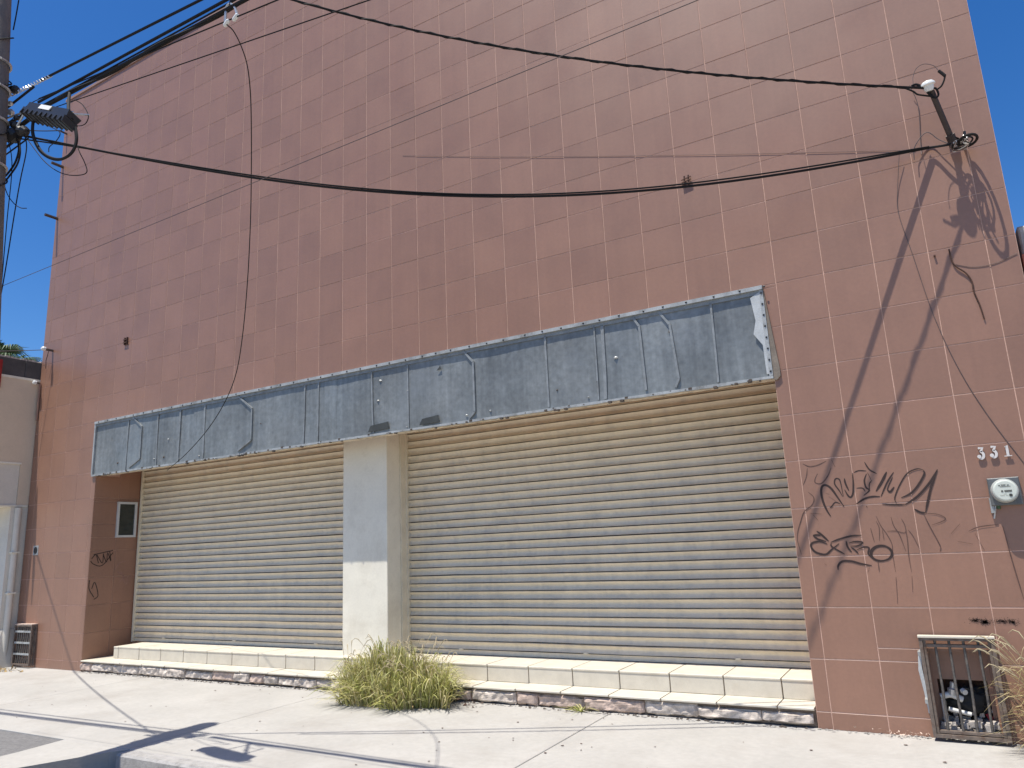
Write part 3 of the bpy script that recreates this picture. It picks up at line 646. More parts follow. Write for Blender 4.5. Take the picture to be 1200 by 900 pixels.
leaves('leaf_litter', -29.6, .9, .55, .16, 60, M_LEAF, "dry yellow leaves blown against the left cage")
leaves('leaf_litter', 1.2, .15, .3, .08, 60, M_BLOCKP, "crumbs and dry bits on the pavement left of the right grille", .006, .02)
leaves('leaf_litter', -8.4, .45, .35, .12, 26, M_RUST, "dark crumbs by the right side of the grass tuft", .008, .03)
mb = MB()
for _ in range(90):
    p = W(random.uniform(-24, 4), GV, random.uniform(.3, 6.1)); s = random.uniform(.004, .013); p.z += .0035
    mb.add([p+Vector((s*random.uniform(.6, 1.6)*math.cos(a), s*math.sin(a), random.uniform(0, .004))) for a in (0, 1.3, 2.6, 3.9, 5.2)], [(0, 1, 2, 3, 4)])
tag(mb.build('grit', M_RUST), "scattered dark grit and crumbs on the sunlit pavement", "grit", kind='stuff')

mb = MB()
for _ in range(900):
    u = random.uniform(-25.9, 4.4); w0_ = .10 if u < -.3 else .01
    p = W(u, GV, w0_+abs(random.gauss(0, .06))); s_ = random.uniform(.003, .012); p.z += .002
    mb.add([p+Vector((s_*random.uniform(.6, 2.2)*math.cos(a), s_*math.sin(a), random.uniform(0, .006))) for a in (0, 1.3, 2.6, 3.9, 5.2)], [(0, 1, 2, 3, 4)])
tag(mb.build('dirt_line', M_KERB), "thin line of dirt and crumbs along the foot of the step and wall", "dirt", kind='stuff')
# ================================================================ METER and NUMBER
def meter():
    t = empty('electricity_meter', W(3.54, -2.17, 0), "round glass electricity meter on a grey plate, under the house number", "electric meter")
    MB().box(3.29, 3.79, -2.17, -1.66, 0.0, 0.10, .015).build('plate', M_PLATE, t)
    MB().box(3.27, 3.33, -2.30, -2.02, 0.0, 0.07).build('bracket', M_ZINCL, t)
    c = W(3.535, -1.905, .10)
    MB().lathe(c, (0, -1, 0), [(0, .088), (.02, .088), (.03, .081), (.075, .080)], 40).build('rim', M_RIM, t, smooth=True)
    MB().lathe(c, (0, -1, 0), [(.0752, .077), (.082, .074), (.085, .067)], 40).build('dial', M_FACE, t)
    pr = MB(); w = .10+.0865/TL
    for (a, b, y0, y1) in ((-.13, .10, .115, .135), (-.10, .12, .085, .10), (-.11, .15, -.04, .005), (-.05, .03, -.09, -.083), (-.12, -.02, -.12, -.112), (.0, .05, -.125, -.117), (-.08, .06, .14, .147)):
        k = int((b-a)/.022)
        for i in range(k):
            if random.random() < .86: pr.add([W(3.535+.76*(a+i*.022+q*.018), -1.905+.76*y, w+.001) for q, y in ((0, y0), (1, y0), (1, y1), (0, y1))], [(0, 1, 2, 3)])
    pr.build('dial_print', M_INK, t)
    MB().lathe(W(3.535+.07, -1.905-.09, w), (0, -1, 0), [(0, .011), (.0015, .011)], 16).build('dial_print', M_INK, t)
    MB().tube(spline([W(3.36, -2.16, .04), W(3.33, -2.28, .03), W(3.30, -2.4, .01)], 4), .006, 6).build('lead_wire', M_GALV, t)
    MB().tube([W(3.40, -2.165, .05), W(3.40, -2.23, .05)], .013, 8).build('gland', M_PALM, t)
meter()
def numeral():
    t = empty('house_number', W(3.49, -1.3, 0), "separate brushed metal numerals 331 above the electricity meter", "house number")
    h = .215
    three = [(-.26, .46), (.24, .46), (-.02, .12), (.18, .04), (.27, -.14), (.20, -.36), (0, -.46), (-.2, -.42), (-.29, -.28)]
    one = [(-.16, .30), (.0, .44), (.0, .1), (.0, -.45)]
    def digit(cx, cy, pts):
        w = .045; r = .0088
        mb = MB(); P = [W(cx+x*h*.62, cy+y*h, w) for x, y in pts]
        Q = P[:3]+spline(P[2:], 4)[1:] if len(pts) > 5 else P
        k = len(Q); vs = []
        for i, p in enumerate(Q):
            d = (Q[min(i+1, k-1)]-Q[max(i-1, 0)]).normalized(); n = Vector((-d.z, 0, d.x))*r
            vs += [p+n, p-n, p-n+Vector((0, .010, 0)), p+n+Vector((0, .010, 0))]
        fs = []
        for i in range(k-1):
            a = 4*i; b = a+4
            fs += [(a, a+1, b+1, b), (a+1, a+2, b+2, b+1), (a+2, a+3, b+3, b+2), (a+3, a, b, b+3)]
        fs += [(0, 3, 2, 1), (4*k-4, 4*k-3, 4*k-2, 4*k-1)]
        mb.add(vs, fs)
        for q in (Q[0], Q[-1]): mb.tube([q+Vector((0, .01, 0)), Vector((q.x, 0, q.z))], .003, 5)
        if len(pts) > 5: mb.lathe(Q[-1], (0, -1, 0), [(-.008, .014), (.003, .014)], 8)
        else: mb.box(cx-.06, cx+.06, cy-.108, cy-.092, w-.025, w+.001)
        mb.build('digit', M_NUM, t, smooth=False)
    digit(3.28, -1.175, three); digit(3.485, -1.17, three); digit(3.70, -1.165, one)
numeral()

# ================================================================ UTILITY POLE AND CABLES
def axis_pt(px, py, r, w):
    h = hit(px, py, 2, w-.91*r); return (h[0]-.41*r, h[1])
PW = 9.45
a1 = axis_pt(14.5, 0, .30, PW); a2 = axis_pt(2, 340, .34, PW)
sl_ = (a2[0]-a1[0])/(a2[1]-a1[1])
def pole_u(v): return a1[0]+sl_*(v-a1[1])
pole = empty('utility_pole', W(pole_u(GV), GV-.3, PW), "round weathered concrete utility pole at the left edge, hung with black cables", "utility pole")
vt = 11.6
MB().tube([W(pole_u(v), v, PW) for v in (GV-.4, GV+4, 2, 6, 9, vt)], [.165, .155, .14, .128, .12, .112], 20).build('shaft', M_POLE, pole)
for v in (8.9, 8.2, 7.35, 6.2):
    u = pole_u(v); MB().tube([W(u+.36*math.cos(a), v, PW+.33*math.sin(a)) for a in [x*math.pi/10 for x in range(21)]], .012, 5, False).build('steel_band', M_GALV, pole)
for k in range(5):
    v0 = 5.5+k*1.0; pts = []
    for i in range(9):
        a = 0.3-i*.55+k; v = v0+i*.16; pts.append(W(pole_u(v)+.33*math.cos(a), v, PW+.36*math.sin(a)))
    MB().tube(spline(pts, 3), .007, 5).build('wrapped_wire', M_BLACK, pole)
for k, (x, y, s) in enumerate([(17, 103, .05), (18, 145, .045), (27, 151, .06), (14, 155, .09), (20, 137, .03), (12, 130, .04), (12, 120, .03)]):
    h = hit(x, y, 2, 9.05); c = W(*h)
    MB().lathe(c-Vector((s, 0, 0)), (1, 0, -.35), [(0, s*.3), (s*.4, s*.75), (s, s*.55), (s*1.5, s*.8), (s*2, s*.3)], 10).build('clamp', M_BLACKP if k < 5 else M_GALV, pole)
for x0, y0, x1, y1 in ((4, 112, 12, 111), (4, 140, 24, 133), (2, 150, 14, 152), (20, 148, 36, 120)):
    MB().tube([W(*hit(x0, y0, 2, 9.1)), W(*hit(x1, y1, 2, 9.05))], .010, 6).build('arm', M_GALV, pole)

def polyfit(xs, ys, deg):
    n = deg+1; A = [[sum(x**(i+j) for x in xs) for j in range(n)] for i in range(n)]; b = [sum(y*x**i for x, y in zip(xs, ys)) for i in range(n)]
    for i in range(n):
        p = max(range(i, n), key=lambda r: abs(A[r][i])); A[i], A[p] = A[p], A[i]; b[i], b[p] = b[p], b[i]
        for r in range(i+1, n):
            f = A[r][i]/A[i][i]; b[r] -= f*b[i]
            for c in range(i, n): A[r][c] -= f*A[i][c]
    x = [0]*n
    for i in range(n-1, -1, -1): x[i] = (b[i]-sum(A[i][c]*x[c] for c in range(i+1, n)))/A[i][i]
    return x
def plan_pts(px, A, B_):
    """pixels of a hanging cable -> (s, v) in the vertical plane through plan points A and B_"""
    du, dw = B_[0]-A[0], B_[1]-A[1]; n = (dw, -du); out = []
    for x, y in px:
        d = ray(x, y); s = ((A[0]-CU[0])*n[0]+(A[1]-CU[2])*n[1])/(d[0]*n[0]+d[2]*n[1])
        u, v, w = CU[0]+s*d[0], CU[1]+s*d[1], CU[2]+s*d[2]
        out.append((((u-A[0])*du+(w-A[1])*dw)/(du*du+dw*dw), v))
    return out
def cable(px, A, B_, r, label, deg=2, s0=0.0, s1=1.0, off=(0, 0, 0), m=M_BLACK, n=40, exact=False, name='overhead_cable', wob=0.0, extra=None, group=None, cat="cable"):
    sv = plan_pts(px, A, B_)
    if exact:
        P = spline([W(A[0]+(B_[0]-A[0])*s, v, A[1]+(B_[1]-A[1])*s) for s, v in sv], 8)
    else:
        c = polyfit([s for s, v in sv], [v for s, v in sv], deg)
        P = []
        for i in range(n+1):
            s = s0+(s1-s0)*i/n; v = sum(k*s**j for j, k in enumerate(c))
            P.append(W(A[0]+(B_[0]-A[0])*s+off[0], v+off[1]+wob*math.sin(i*2.3)*.5, A[1]+(B_[1]-A[1])*s+off[2]))
    mb = MB(); mb.tube(P, r, 6)
    if extra: extra(mb, P)
    return tag(mb.build(name, m), label, cat, group)
PP = (pole_u(8)+.2, PW-.3)
def twist(rad, turns, r):
    def f(mb, P):
        k = len(P); Q = []
        for i in range(k*3-2):
            a, b = P[i//3], P[min(i//3+1, k-1)]; p = a+(b-a)*((i % 3)/3)
            t = i/(k*3)*turns*6.283; Q.append(p+Vector((0, math.cos(t)*rad, math.sin(t)*rad)))
        mb.tube(Q, r, 5)
    return f
CAP = (3.50, 6.23, .75)
cable([(1060, 102), (980, 98), (900, 93.5), (820, 85.5), (750, 77), (680, 69), (600, 58), (540, 46.5), (480, 35), (420, 19), (370, 7), (345, 1)], (CAP[0], CAP[2]), (-12.4, 9.3), .0100,
      "upper black cable from the pole across the tiled wall to the white weather cap", 3, s0=.0, extra=twist(.010, 30, .0075))
cable([(1100, 172), (1050, 180), (980, 192.5), (900, 206.5), (805, 217.5), (720, 227), (640, 231), (560, 231), (470, 226), (380, 217), (300, 208), (200, 193), (100, 175), (60, 166), (30, 158)], (3.35, .06), (-15.2, 9.3), .0105,
      "lower black service cable sagging across the wall to the pole", 4, s0=.0, s1=.985)
cable([(1090, 172), (1050, 178), (900, 203), (805, 214), (720, 223.5), (640, 228), (560, 228.5), (470, 223.5), (380, 215), (300, 206.5), (200, 191.5), (100, 173.5)], (3.35, .10), (-15.2, 9.3), .0070,
      "thin second strand just above the lower service cable", 4, s0=.0, s1=.985)
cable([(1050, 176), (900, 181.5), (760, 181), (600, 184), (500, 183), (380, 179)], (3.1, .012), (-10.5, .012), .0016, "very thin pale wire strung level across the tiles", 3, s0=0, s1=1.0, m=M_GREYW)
# street-parallel lines
WB = 9.0
Rt = (14.0, WB); Lf = (-45.0, WB)
def street(px, r, label, w=WB, deg=1, s0=None, **k):
    A = (-14.0, w); B_ = (14.0, w)
    return cable(px, A, B_, r, label, deg, s0=0.01 if s0 is None else s0, s1=1.0, **k)
street([(12, 112), (60, 88), (120, 58), (180, 27.5), (235, 0)], .011, "uppermost black street cable, silver-wrapped where it leaves the pole")
street([(25, 131), (90, 95), (125, 76), (150, 62.5), (205, 33), (240, 14), (265, 0)], .012, "second black street cable, just above the thick bundle")
street([(50, 129), (85, 106), (125, 84.5), (180, 56.5), (225, 32), (255, 18), (290, 0)], .016, "thick bundle of black street cables along the roof line", extra=twist(.014, 9, .010))
street([(50, 126), (85, 101), (130, 79), (180, 52), (225, 29)], .007, "thin black cable lashed along the thick bundle")
street([(65, 125), (150, 97), (230, 69.5), (300, 45.5), (370, 22), (430, 0)], .0045, "thin black wire slanting across the upper left corner of the wall")
street([(175, 62), (230, 39), (262, 27), (300, 10), (325, 0)], .0055, "thin black wire passing through the silver clamp at the roof line")
street([(0, 337), (60, 312), (170, 266), (305, 209), (450, 150), (600, 90), (710, 45), (822, 0)], .0024, "thin dark wire slanting across the middle of the tiled wall", s0=-.15, m=M_GREYW)
# silver wrap on the uppermost cable
P1 = [W(*hit(x, y, 2, WB)) for x, y in ((12, 112), (36, 100.5), (60, 88.5))]
mb = MB(); Q = [P1[0].lerp(P1[2], i/60) for i in range(61)]
mb.tube([q+Vector((0, math.cos(i*1.6)*.012, math.sin(i*1.6)*.012)) for i, q in enumerate(Q)], .007, 5)
tag(mb.build('preformed_grip', M_GALV), "twisted silver grip around the uppermost cable near the pole", "cable grip")
# cables going on to the left of the pole
for k, (v, w, r) in enumerate(((8.2, 9.0, .011), (7.4, 9.0, .02), (7.1, 9.0, .012), (6.9, 9.0, .007))):
    mb = MB(); mb.tube([W(-14+(-40+14)*i/20, v-.9*math.sin(math.pi*i/20), w) for i in range(21)], r, 6)
    tag(mb.build('overhead_cable', M_BLACK), ("topmost street cable leaving the pole to the left", "thickest street cable leaving the pole to the left", "medium street cable leaving the pole to the left", "lowest and thinnest street cable leaving the pole to the left")[k], "cable", "cables beyond the pole")
# service drop to the left bracket
b = hit(51, 410, 2, .37)
tag(MB().tube([W(b[0]+(-33.5-b[0])*t, b[1]-.35*t-.3*4*t*(1-t)*.2, b[2]+(5.0-b[2])*t) for t in [i/16 for i in range(17)]], .006, 6).build('service_cable', M_GREYW), "thin service wire leaving the white insulator at the wall's left edge", "cable")
e = (pole_u(7)-.1, 6.9, PW-.2); b = (-31.2, 6.2, 2.0)
tag(MB().tube([W(b[0]+(e[0]-b[0])*t, b[1]+(e[1]-b[1])*t-1.2*4*t*(1-t)*.5, b[2]+(e[2]-b[2])*t) for t in [i/24 for i in range(25)]], .010, 6).build('service_cable', M_BLACK), "black service cable from the pole down to the neighbouring house roof", "cable")

# long drop wire hanging down to the fascia
A0 = hit(266, 28, 2, WB)
drop = [(266, 29), (274, 37), (283, 55), (290, 78), (293.5, 110), (294.5, 150), (294.5, 200), (293.5, 260), (290, 330), (284, 395), (276, 440), (262, 474), (242, 505), (218, 532), (196, 551)]
B0 = hit(196, 551, 2, .12); n = len(drop); P = []
for i, (x, y) in enumerate(drop):
    t = i/(n-1); w = WB+(.14-WB)*(t**1.1); P.append(W(*hit(x, y, 2, w)))
tag(MB().tube(spline(P, 6), .0048, 6).build('drop_wire', M_BLACK), "single black wire hanging in a long curve from the roof-line clamp to the zinc fascia", "wire")
# clamp with two white rollers
t = empty('cable_clamp', W(*hit(270, 15, 2, WB)), "silver hanger clamp with two small white rollers at the roof line", "clamp")
def wp(x, y, w=WB): return W(*hit(x, y, 2, w))
MB().tube(spline([wp(264, 26), wp(264.5, 16), wp(266, 8), wp(269.5, 4.5), wp(274, 7), wp(276.5, 12), wp(278, 18)], 4), .010, 6).build('hook', M_GALV, t)
for x, y in ((265.5, 27), (276, 20.5)): MB().lathe(wp(x, y), (.5, 0, .35), [(-.03, .009), (-.02, .015), (.02, .015), (.03, .009)], 10).build('roller', M_PORC, t)
MB().tube([wp(270, 6), wp(272, -4)], .012, 6).build('hanger', M_BLACKP, t)
# closure hanging from the bundle
def closure():
    t = empty('splice_closure', wp(60, 138, 9.5), "black ribbed splice box with a white label, hanging under the cable bundle beside the pole", "splice box")
    w = 9.5
    A, Bb = wp(35, 131, w), wp(85, 141, w)
    ax = (Bb-A).normalized(); up = Vector((0, .35, 1)); up = (up-ax*up.dot(ax)).normalized()*.85; sd = ax.cross(up)
    if sd.y > 0: sd = -sd
    L = (Bb-A).length; C0 = (A+Bb)/2
    def bx(mb, x0, x1, y0, y1, z0, z1, ch=0.0):
        pts = [C0+ax*x+sd*y+up*z for x, y, z in ((x0, y0+ch, z0), (x1, y0+ch, z0), (x1, y1-ch, z0), (x0, y1-ch, z0), (x0+ch, y0, z1), (x1-ch, y0, z1), (x1-ch, y1, z1), (x0+ch, y1, z1))]
        mb.add(pts, [(0, 1, 2, 3), (4, 7, 6, 5), (0, 4, 5, 1), (1, 5, 6, 2), (2, 6, 7, 3), (3, 7, 4, 0)])
    mb = MB(); bx(mb, -L/2, L/2, -.075, .075, -.07, -.005, .012); bx(mb, -L/2+.015, L/2-.015, -.07, .07, .0, .065, .012)
    mb.build('case', M_BLACKP, t)
    for k in range(9):
        x = -L/2+.04+k*(L-.08)/8; mb = MB(); bx(mb, x-.006, x+.006, -.079, .079, -.076, -.03); mb.build('rib', M_BLACKP, t)
    mb = MB(); bx(mb, -.12, .07, .066, .074, .008, .058); 
    mb.build('label_plate', M_PVC, t)
    for x in (-.15, .15): MB().tube([C0+ax*x+up*.055, C0+ax*x*.9+up*.16+Vector((0, .16, 0))], .009, 6).build('hanger', M_GALV, t)
    for k, o in enumerate((0, .9)):
        P = [wp(x+o*(1 if k else 0), y-o, 9.45+.04*k) for x, y in ((38.5, 143), (38, 155), (41, 166), (48, 178), (58, 185), (70, 187), (81, 182), (87.5, 173), (89.5, 162), (88, 150))]
        MB().tube(spline(P, 5), .0115-.003*k, 6).build('cable_loop', M_BLACK, t)
    MB().tube(spline([wp(82, 108), wp(80.5, 118, 9.2), wp(80.5, 130, 9.4), wp(84, 140, 9.5)], 4), .014, 6).build('cable_tail', M_BLACK, t)
    MB().tube(spline([wp(88, 117), wp(96, 122), wp(102, 131), wp(103.5, 138), (wp(100, 145)), wp(93, 147.5), wp(87, 146)], 4), .004, 5).build('cable_tail', M_BLACK, t)
closure()
# loose wires about the pole
def loose(pts, r, label, w=9.0, m=M_BLACK):
    tag(MB().tube(spline([wp(x, y, w) for x, y in pts], 5), r, 5).build('loose_wire', m), label, "wire")
loose([(28, 156), (31, 168), (30, 182), (24, 210), (17, 250), (9, 300), (3, 335), (-4, 370)], .005, "thin wire dropping from the clamps beside the pole to the frame edge")
loose([(21, 165), (22, 176), (18, 190), (11, 201), (4, 208), (-6, 212)], .009, "thick black loop drooping left of the clamps, behind the pole edge")
loose([(23, 166), (23.5, 180), (20, 193), (12, 205), (4, 214), (-6, 220)], .008, "second black loop just inside the thick one beside the pole")
loose([(30, 160), (40, 174), (52, 189), (66, 200), (80, 205), (95, 205), (102, 201), (99, 190), (94, 180), (91, 172)], .004, "thin wire looping below the splice box back up to its right end")
loose([(2, 205), (8, 226), (16, 238), (24, 243.5), (31, 244)], .004, "short stray wire ending in the sky beside the pole")
loose([(28, 152.5), (50, 153.5), (72, 153)], .0045, "level thin wire under the splice box")
loose([(24, 147), (40, 138), (56, 147), (70, 155), (66, 165), (58, 172), (57, 178)], .004, "tangled thin wire under the splice box")
loose([(3, 146), (12, 143), (22, 138), (32, 128), (40, 122)], .012, "black cable end bending from the pole up to the second street cable")
loose([(8, 145), (22, 133), (36, 121), (60, 110)], .004, "thin wire fanning up from the pole to the bundle")
loose([(22, 0), (18.5, 20), (15.5, 35)], .006, "thin wire coming down beside the pole top")
loose([(5, 150), (14, 190), (8, 260), (2, 330)], .004, "straight thin wire close against the pole")

# ================================================================ SERVICE FITTINGS, UPPER RIGHT
t = empty('service_mast', W(3.8, 5.19, 0), "dark angled pipe with a white weather cap, taking the upper cable into the wall", "service mast")
b0, b1 = W(3.80, 5.15, -.02), W(3.53, 6.12, .70)
dr = (b1-b0).normalized()
MB().tube([b0, b0.lerp(b1, .5), b1], .022, 12).build('mast', M_PIPE, t)
MB().tube([b0, b0+dr*.10], .034, 12).build('collar', M_PIPE, t)
cp = W(*CAP)
MB().lathe(cp-Vector((0, 0, .055)), (-.1, -.25, 1), [(0, .026), (.02, .037), (.042, .040), (.05, .054), (.064, .052), (.08, .037), (.088, .012)], 20).build('weather_cap', M_PORC, t, smooth=True)
def near(pts, r, nm='lead_or_shadow_line', m=M_BLACK, par=None):
    return MB().tube(spline([wp(x, y, w) for x, y, w in pts], 5), r, 6).build(nm, m, par or t)
near([(1068, 101, .8), (1074, 99, .8), (1082, 103, .78), (1088, 109, .74), (1093, 114, .7)], .010)
near([(1060, 103, .8), (1070, 107, .8), (1075, 110.5, .78), (1084, 112, .74), (1093, 113, .7)], .007)
near([(1094, 103, .72), (1097, 104, .72), (1099.5, 109, .7), (1099, 113, .7), (1095, 114.5, .7), (1090, 112, .7)], .008)
near([(1098, 105, .7), (1103, 101, .7), (1106, 95, .7), (1107.5, 89, .7)], .007)
near([(1107.5, 89, .7), (1104, 86, .7), (1100, 83, .7)], .012)
near([(1100, 83, .7), (1094, 77, .7), (1083, 75, .7), (1074, 80, .7), (1070, 90, .72), (1070, 99, .75)], .0025, m=M_GREYW)
rk = empty('cable_rack', W(3.97, 5.0, 0), "small wall rack with pale insulator and coiled leads where the lower cable ends", "cable rack")
def rp(u, v, w): return W(u, v, w)
MB().tube([W(3.97, 5.02, -.01), W(3.97, 5.02, .33)], .013, 8).build('post', M_GALV, rk)
MB().lathe(W(3.97, 4.96, .30), (0, 0, 1), [(0, .012), (.01, .022), (.03, .022), (.036, .012), (.042, .022), (.06, .022), (.07, .01)], 12).build('insulator', M_PORC, rk)
MB().tube([W(3.975, 5.16, .32), W(3.98, 5.24, .33)], .01, 6).build('post_tip', M_BLACKP, rk)
MB().tube([W(3.83, 5.0, .27), W(3.97, 5.0, .31)], .014, 6).build('dead_end', M_BLACKP, rk)
for k in range(2):                                  # slack leads coiled almost level, so the sun casts their loops on the tiles
    cu, cw, ru, rw_ = 3.86+.05*k, .42+.04*k, .15+.03*(k % 2), .17+.10*(k > 1)
    P = [W(cu+ru*math.cos(a), 4.985+.03*math.sin(a+k)+.012*k, cw-.1+rw_*math.sin(a)) for a in [x*math.pi/9 for x in range(19)]]
    MB().tube(P, .007 if k != 2 else .013, 6).build('coil', M_BLACK if k else M_GREYW, rk)
MB().tube(spline([W(*hit(1086, 173.5, 2, .07)), W(*hit(1094, 172.3, 2, .1)), W(*hit(1106, 170.5, 2, .2)), W(*hit(1119, 168, 2, .27))], 5), .010, 6).build('lead_or_shadow_line', M_BLACK, rk)
MB().tube([W(3.98+.17*math.sin(a)+.04*a/6, 4.99+.02*math.cos(a), .40-.30*math.cos(a)) for a in [x*math.pi/9 for x in range(16)]], .011, 6).build('coil', M_BLACK, rk)
for k in range(6):
    a = random.uniform(0, 6.28); P = [W(3.9+random.uniform(-.16, .16), 4.99+random.uniform(-.04, .08), random.uniform(.1, .6)) for _ in range(4)]
    MB().tube(spline(P, 5), .0045, 5).build('lead_or_shadow_line', random.choice((M_BLACK, M_GALV, M_GREYW)), rk)
MB().tube(spline([W(4.0, 5.02, .1), W(4.01, 4.98, .3), W(3.93, 5.02, .5), W(3.85, 5.0, .3)], 5), .008, 6).build('lead_or_shadow_line', M_PORC, rk)
MB().tube(spline([W(3.05, 5.02, .1), W(3.1, 5.3, .1), W(3.35, 5.55, .1), W(3.55, 5.3, .12), W(3.8, 5.03, .2)], 6), .004, 5).build('lead_or_shadow_line', M_GREYW, rk)
near([(1054, 177, .1), (1052, 220, .02), (1053, 250, .009), (1069, 297, .008), (1095, 372, .008), (1125, 435, .008), (1160, 490, .008), (1204, 548, .008)], .0024, 'lead_or_shadow_line', M_GREYW, rk)  # long cast shadow of a cable, built as a thin dark wire on the tiles
near([(1066, 100, .1), (1076, 125, .03), (1079, 170, .02), (1080, 182, .1)], .0025, 'lead_or_shadow_line', M_GREYW, rk)  # thin shadow line down the wall, likewise modelled as a wire
near([(1120, 310, .008), (1140, 313, .008), (1165, 309, .008), (1192, 297, .008)], .002, 'lead_or_shadow_line', M_GREYW, rk)  # short shadow line on the tiles, modelled as a wire
near([(1112, 292, .02), (1115, 304, .03), (1120, 312, .03), (1132, 320, .03), (1139, 330, .02), (1141, 341, .02), (1148, 357, .02), (1153.5, 374, .02)], .0055, 'lead_or_shadow_line', M_RUST, rk)

# ================================================================ NEIGHBOURS
t = empty('neighbour_house', W(-33, GV, -1), "taupe and off-white house butting against the tiled wall on the left", "house")
UN = -30.50
p1 = 1.9
mb = MB()
# side wall of the upper storey with an opening that shows the pale room-side of the balcony
o = [(.55, -.35, 1.5, .0)]
mb.box(-46, UN, 1.75, 5.30, -16, p1)
mb.box(-46, UN, 0.02, 1.75, -16, .42)
mb.build('upper_storey', M_NEIGH, t)
MB().box(-46, UN-.05, 0.02, 1.74, .43, p1-.02).build('balcony_panel', M_NEIGHW, t)
MB().box(-46, UN+.02, 1.70, 1.77, .40, p1+.02).build('sill', M_CREAM, t)
MB().box(-46, UN+.015, -.05, 0.015, -.0, p1+.02).build('floor_edge', M_CREAM, t)
MB().box(-46, UN-.02, GV, -.055, -16, .62).build('lower_storey', M_NEIGHW, t)
MB().box(-46, UN+.02, 5.30, 5.40, -16, p1+.03).build('coping', M_CREAM, t)
for k in range(5): MB().box(-46, UN-.03, 5.405, 6.15, p1-.1-1.2*(k+1)+.02, p1-.1-1.2*k, .02).build('parapet_block', M_NEIGHD, t)
cp_ = MB()
for k in range(40):
    s = random.uniform(.04, .1); a, w = UN-.1, p1-.2-k*.14; cp_.box(a-.2, a, 6.152, 6.16+s, w-s, w+s)
tag(cp_.build('parapet_rubble', M_BLOCK, t), kind='stuff')
MB().tube([W(UN+.04, -6.1, .36), W(UN+.04, -.1, .36)], .05, 12).build('downpipe', M_NEIGHW, t)
for v in (-1.9, -3.5): MB().box(UN-.03, UN+.18, v-.03, v+.03, .2, .52).build('pipe_clip', M_CREAM, t)
pts = [W(UN-.02, GV, .05), W(UN+.22, GV, .05), W(UN+.22, GV, 1.0), W(UN-.02, GV, 1.0)]
mb = MB(); mb.add(pts+[W(UN-.02, -4.9, .05), W(UN+.02, -4.9, .05), W(UN+.02, -4.9, .5), W(UN-.02, -4.9, .6)], [(0, 1, 5, 4), (1, 2, 6, 5), (2, 3, 7, 6), (3, 0, 4, 7), (4, 5, 6, 7)])
mb.build('splayed_foot', M_NEIGHW, t)
vb_, vt_ = hit(1, 452, 2, 1.7)[1], hit(1, 420, 2, 1.7)[1]
t = empty('red_sign', W(UN, vb_, 1.7), "red sign panel fixed to the neighbouring house, just entering the frame at the left edge", "sign")
MB().box(UN+.03, UN+.09, vb_, vt_, 1.55, 2.6, .02).build('panel', M_RED, t)
MB().box(UN-.05, UN+.028, vb_+.3, vb_+.4, 1.6, 1.8).build('mount', M_PIPE, t)

# palm behind the parapet
def palm():
    cx, cy = hit(0, 430, 2, -9)[0]-.6, hit(6, 425, 2, -9)[1]
    t = empty('palm_tree', W(cx, GV, -9), "dark green fan palm crown showing over the neighbour's parapet", "palm tree")
    MB().tube([W(cx, GV, -9), W(cx+.1, 0, -9), W(cx, cy, -9)], [.22, .18, .16], 10).build('trunk', M_RUST, t)
    fr = MB()
    for k in range(46):
        a = random.uniform(0, 6.28); el = random.uniform(-.5, 1.3); L = random.uniform(.75, 1.2)
        d = Vector((math.cos(a)*math.cos(el), math.sin(a)*math.cos(el), math.sin(el))); c0 = W(cx, cy, -9); tip = c0+d*L*.6
        side_ = d.cross(Vector((0, 0, 1))).normalized(); upv = side_.cross(d)
        fr.tube([c0, tip], .01, 4)
        for j in range(19):
            th = (j-9)/9*1.5; dd = (d*math.cos(th)+side_*math.sin(th)).normalized(); l2 = L*.62*(1-.25*abs(th)/1.5)
            e = tip+dd*l2*.6; e2 = tip+dd*l2+Vector((0, 0, -l2*random.uniform(.15, .5))); nn = upv.cross(dd).normalized()*.022
            fr.add([tip-nn*.4, tip+nn*.4, e+nn, e-nn, e2], [(0, 1, 2, 3), (3, 2, 4)])
    fr.build('crown', M_PALM, t)
palm()
# right-hand neighbour: rough orange wall with cement block on top
t = empty('neighbour_wall', W(6, GV, -1), "rough orange rendered wall capped with a grey cement block, right edge", "wall")
MB().box(4.60, 16, GV, 2.72, -14, -.5).build('render', M_ORANGE, t)
for k in range(4): MB().box(4.63+.95*k, 4.63+.95*k+.93, 2.73, 3.38+random.uniform(-.04, .04), -1.5, -.62, .03).build('cement_block', M_CBLOCK, t)

# ================================================================ GRASS
def blade(mb, base, d, L, h, wd, curl, segs=5):
    """an arching blade: rises h, leans along d for L, tip curling down"""
    s = Vector((-d.y, d.x, 0)).normalized(); pts = []
    for i in range(segs+1):
        t = i/segs
        x = L*(t**1.35); z = h*(math.sin(min(1.0, t*1.05)*math.pi*.5*(1+curl))) if curl > 0 else h*t
        p = base+d*x; p.z = base.z+max(z, .004); p += Vector((random.gauss(0, .004), random.gauss(0, .004), 0)); pts.append(p)
    vs = []; tw = random.uniform(-.9, .9)
    for i, p in enumerate(pts[:-1]):
        t = i/segs; q = (s*math.cos(tw*t)+Vector((0, 0, 1))*math.sin(tw*t))*wd*(1-.75*t); vs += [p-q, p+q]
    n = len(vs); vs.append(pts[-1])
    fs = [(2*i, 2*i+1, 2*i+3, 2*i+2) for i in range(segs-1)]+[(n-2, n-1, n)]
    mb.add(vs, fs)
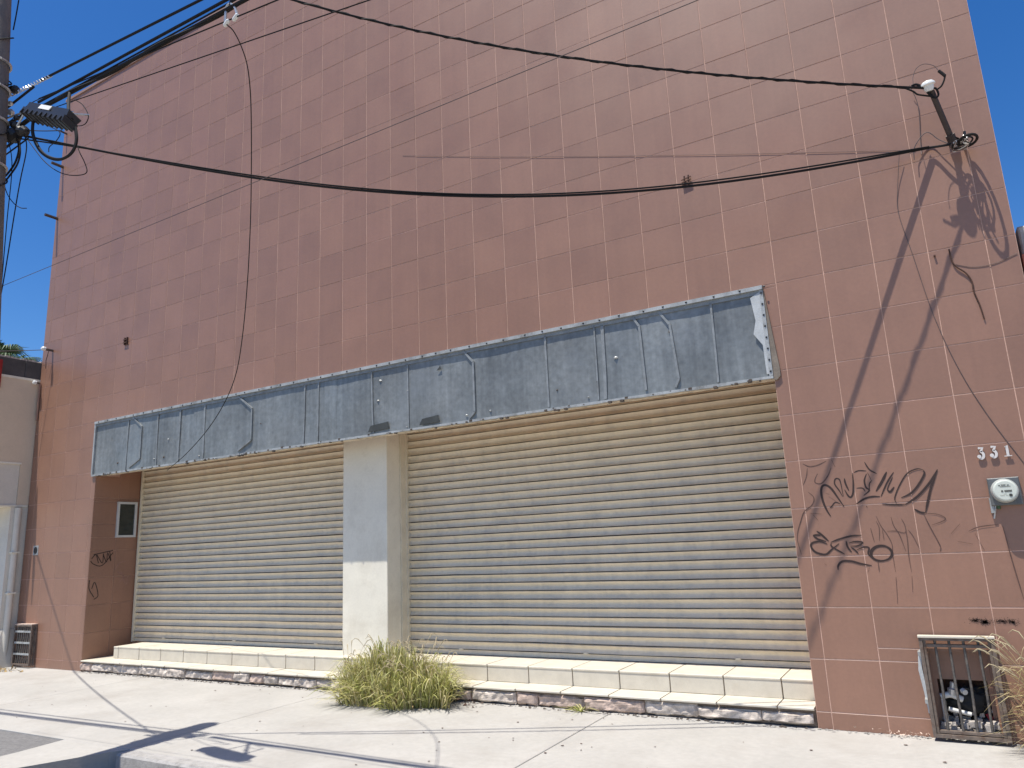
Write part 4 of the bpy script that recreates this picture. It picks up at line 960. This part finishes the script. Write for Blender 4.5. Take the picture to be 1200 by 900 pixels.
def tuft(name, cu, cw, ru, rw, n, hmax, label, m, stems, seed, lean=(0, 0), lmul=1.0):
    random.seed(seed)
    t = empty(name, W(cu, GV, cw), label, "grass")
    mb = MB()
    for k in range(n):
        a = random.uniform(0, 6.283); q = math.sqrt(random.random())
        q *= .78+.5*noise.noise(Vector((2.2*math.cos(a), 2.2*math.sin(a), seed*1.7)))+.12*random.random()
        bu, bw = q*math.cos(a), q*math.sin(a)
        base = W(cu+bu*ru, GV, cw+bw*rw)
        # blades lean outwards the more the nearer the rim
        d = Vector((bu*random.uniform(.5, 1.5)+random.gauss(0, .45)+lean[0], -(bw*random.uniform(.5, 1.5)+random.gauss(0, .45)+lean[1]), 0))
        d = d.normalized() if d.length > .01 else Vector((1, 0, 0))
        h = hmax*max(.15, 1.0-.55*q**2)*(1+.35*noise.noise(Vector((bu*2.5, bw*2.5, seed+9))))*random.uniform(.3, 1.05); L = (.10+.24*q)*random.uniform(.4, 1.2)*lmul
        blade(mb, base, d, L, h, random.choice((random.uniform(.0025, .005), random.uniform(.005, .0095))), random.uniform(.0, .65))
    mb.build('blades', m, t)
    sm = MB(); sh = MB()
    for k in range(stems):
        a = random.uniform(0, 6.283); q = math.sqrt(random.random())*.85
        base = W(cu+q*math.cos(a)*ru, GV, cw+q*math.sin(a)*rw)
        d = Vector((random.gauss(lean[0]+.1, .8), random.gauss(-lean[1], .5), 0)).normalized(); h = hmax*random.uniform(.8, 1.32); L = random.uniform(.05, .30)*lmul
        P = [base+d*L*(i/6)**1.8+Vector((0, 0, h*(i/6)*(1-.12*(i/6)**3))) for i in range(7)]
        sm.tube(P, .0016, 4)
        e = P[-1]
        sh.tube([P[-2].lerp(e, .2), e, e+d*.035+Vector((0, 0, .012)), e+d*.07-Vector((0, 0, .012))], [.0015, .005, .004, .001], 5)
    if stems: tag(sm.build('stems', M_STRAW, t), kind='stuff'); tag(sh.build('seed_heads', M_FLAG, t), kind='stuff')
tuft('grass_tuft', -10.5, .66, 2.1, .80, 3100, .54, "big dry yellow-green grass tuft growing from the pavement before the cream column", M_GRASS, 90, 11)
leaves('leaf_litter', -10.4, 1.35, .9, .10, 90, M_LEAF, 'dry leaf bits and dead straw round the foot of the big grass tuft', .006, .022)
tuft('grass_tuft', 3.74, .52, .38, .32, 300, .68, "straw-coloured grass arching in from the right frame edge beside the low grille", M_STRAW, 26, 12, (-.9, .25), 1.35)
tuft('grass_tuft', -5.42, .16, .10, .05, 26, .07, "tiny weed sprouting where the pavement joint meets the step", M_GRASS, 0, 13)
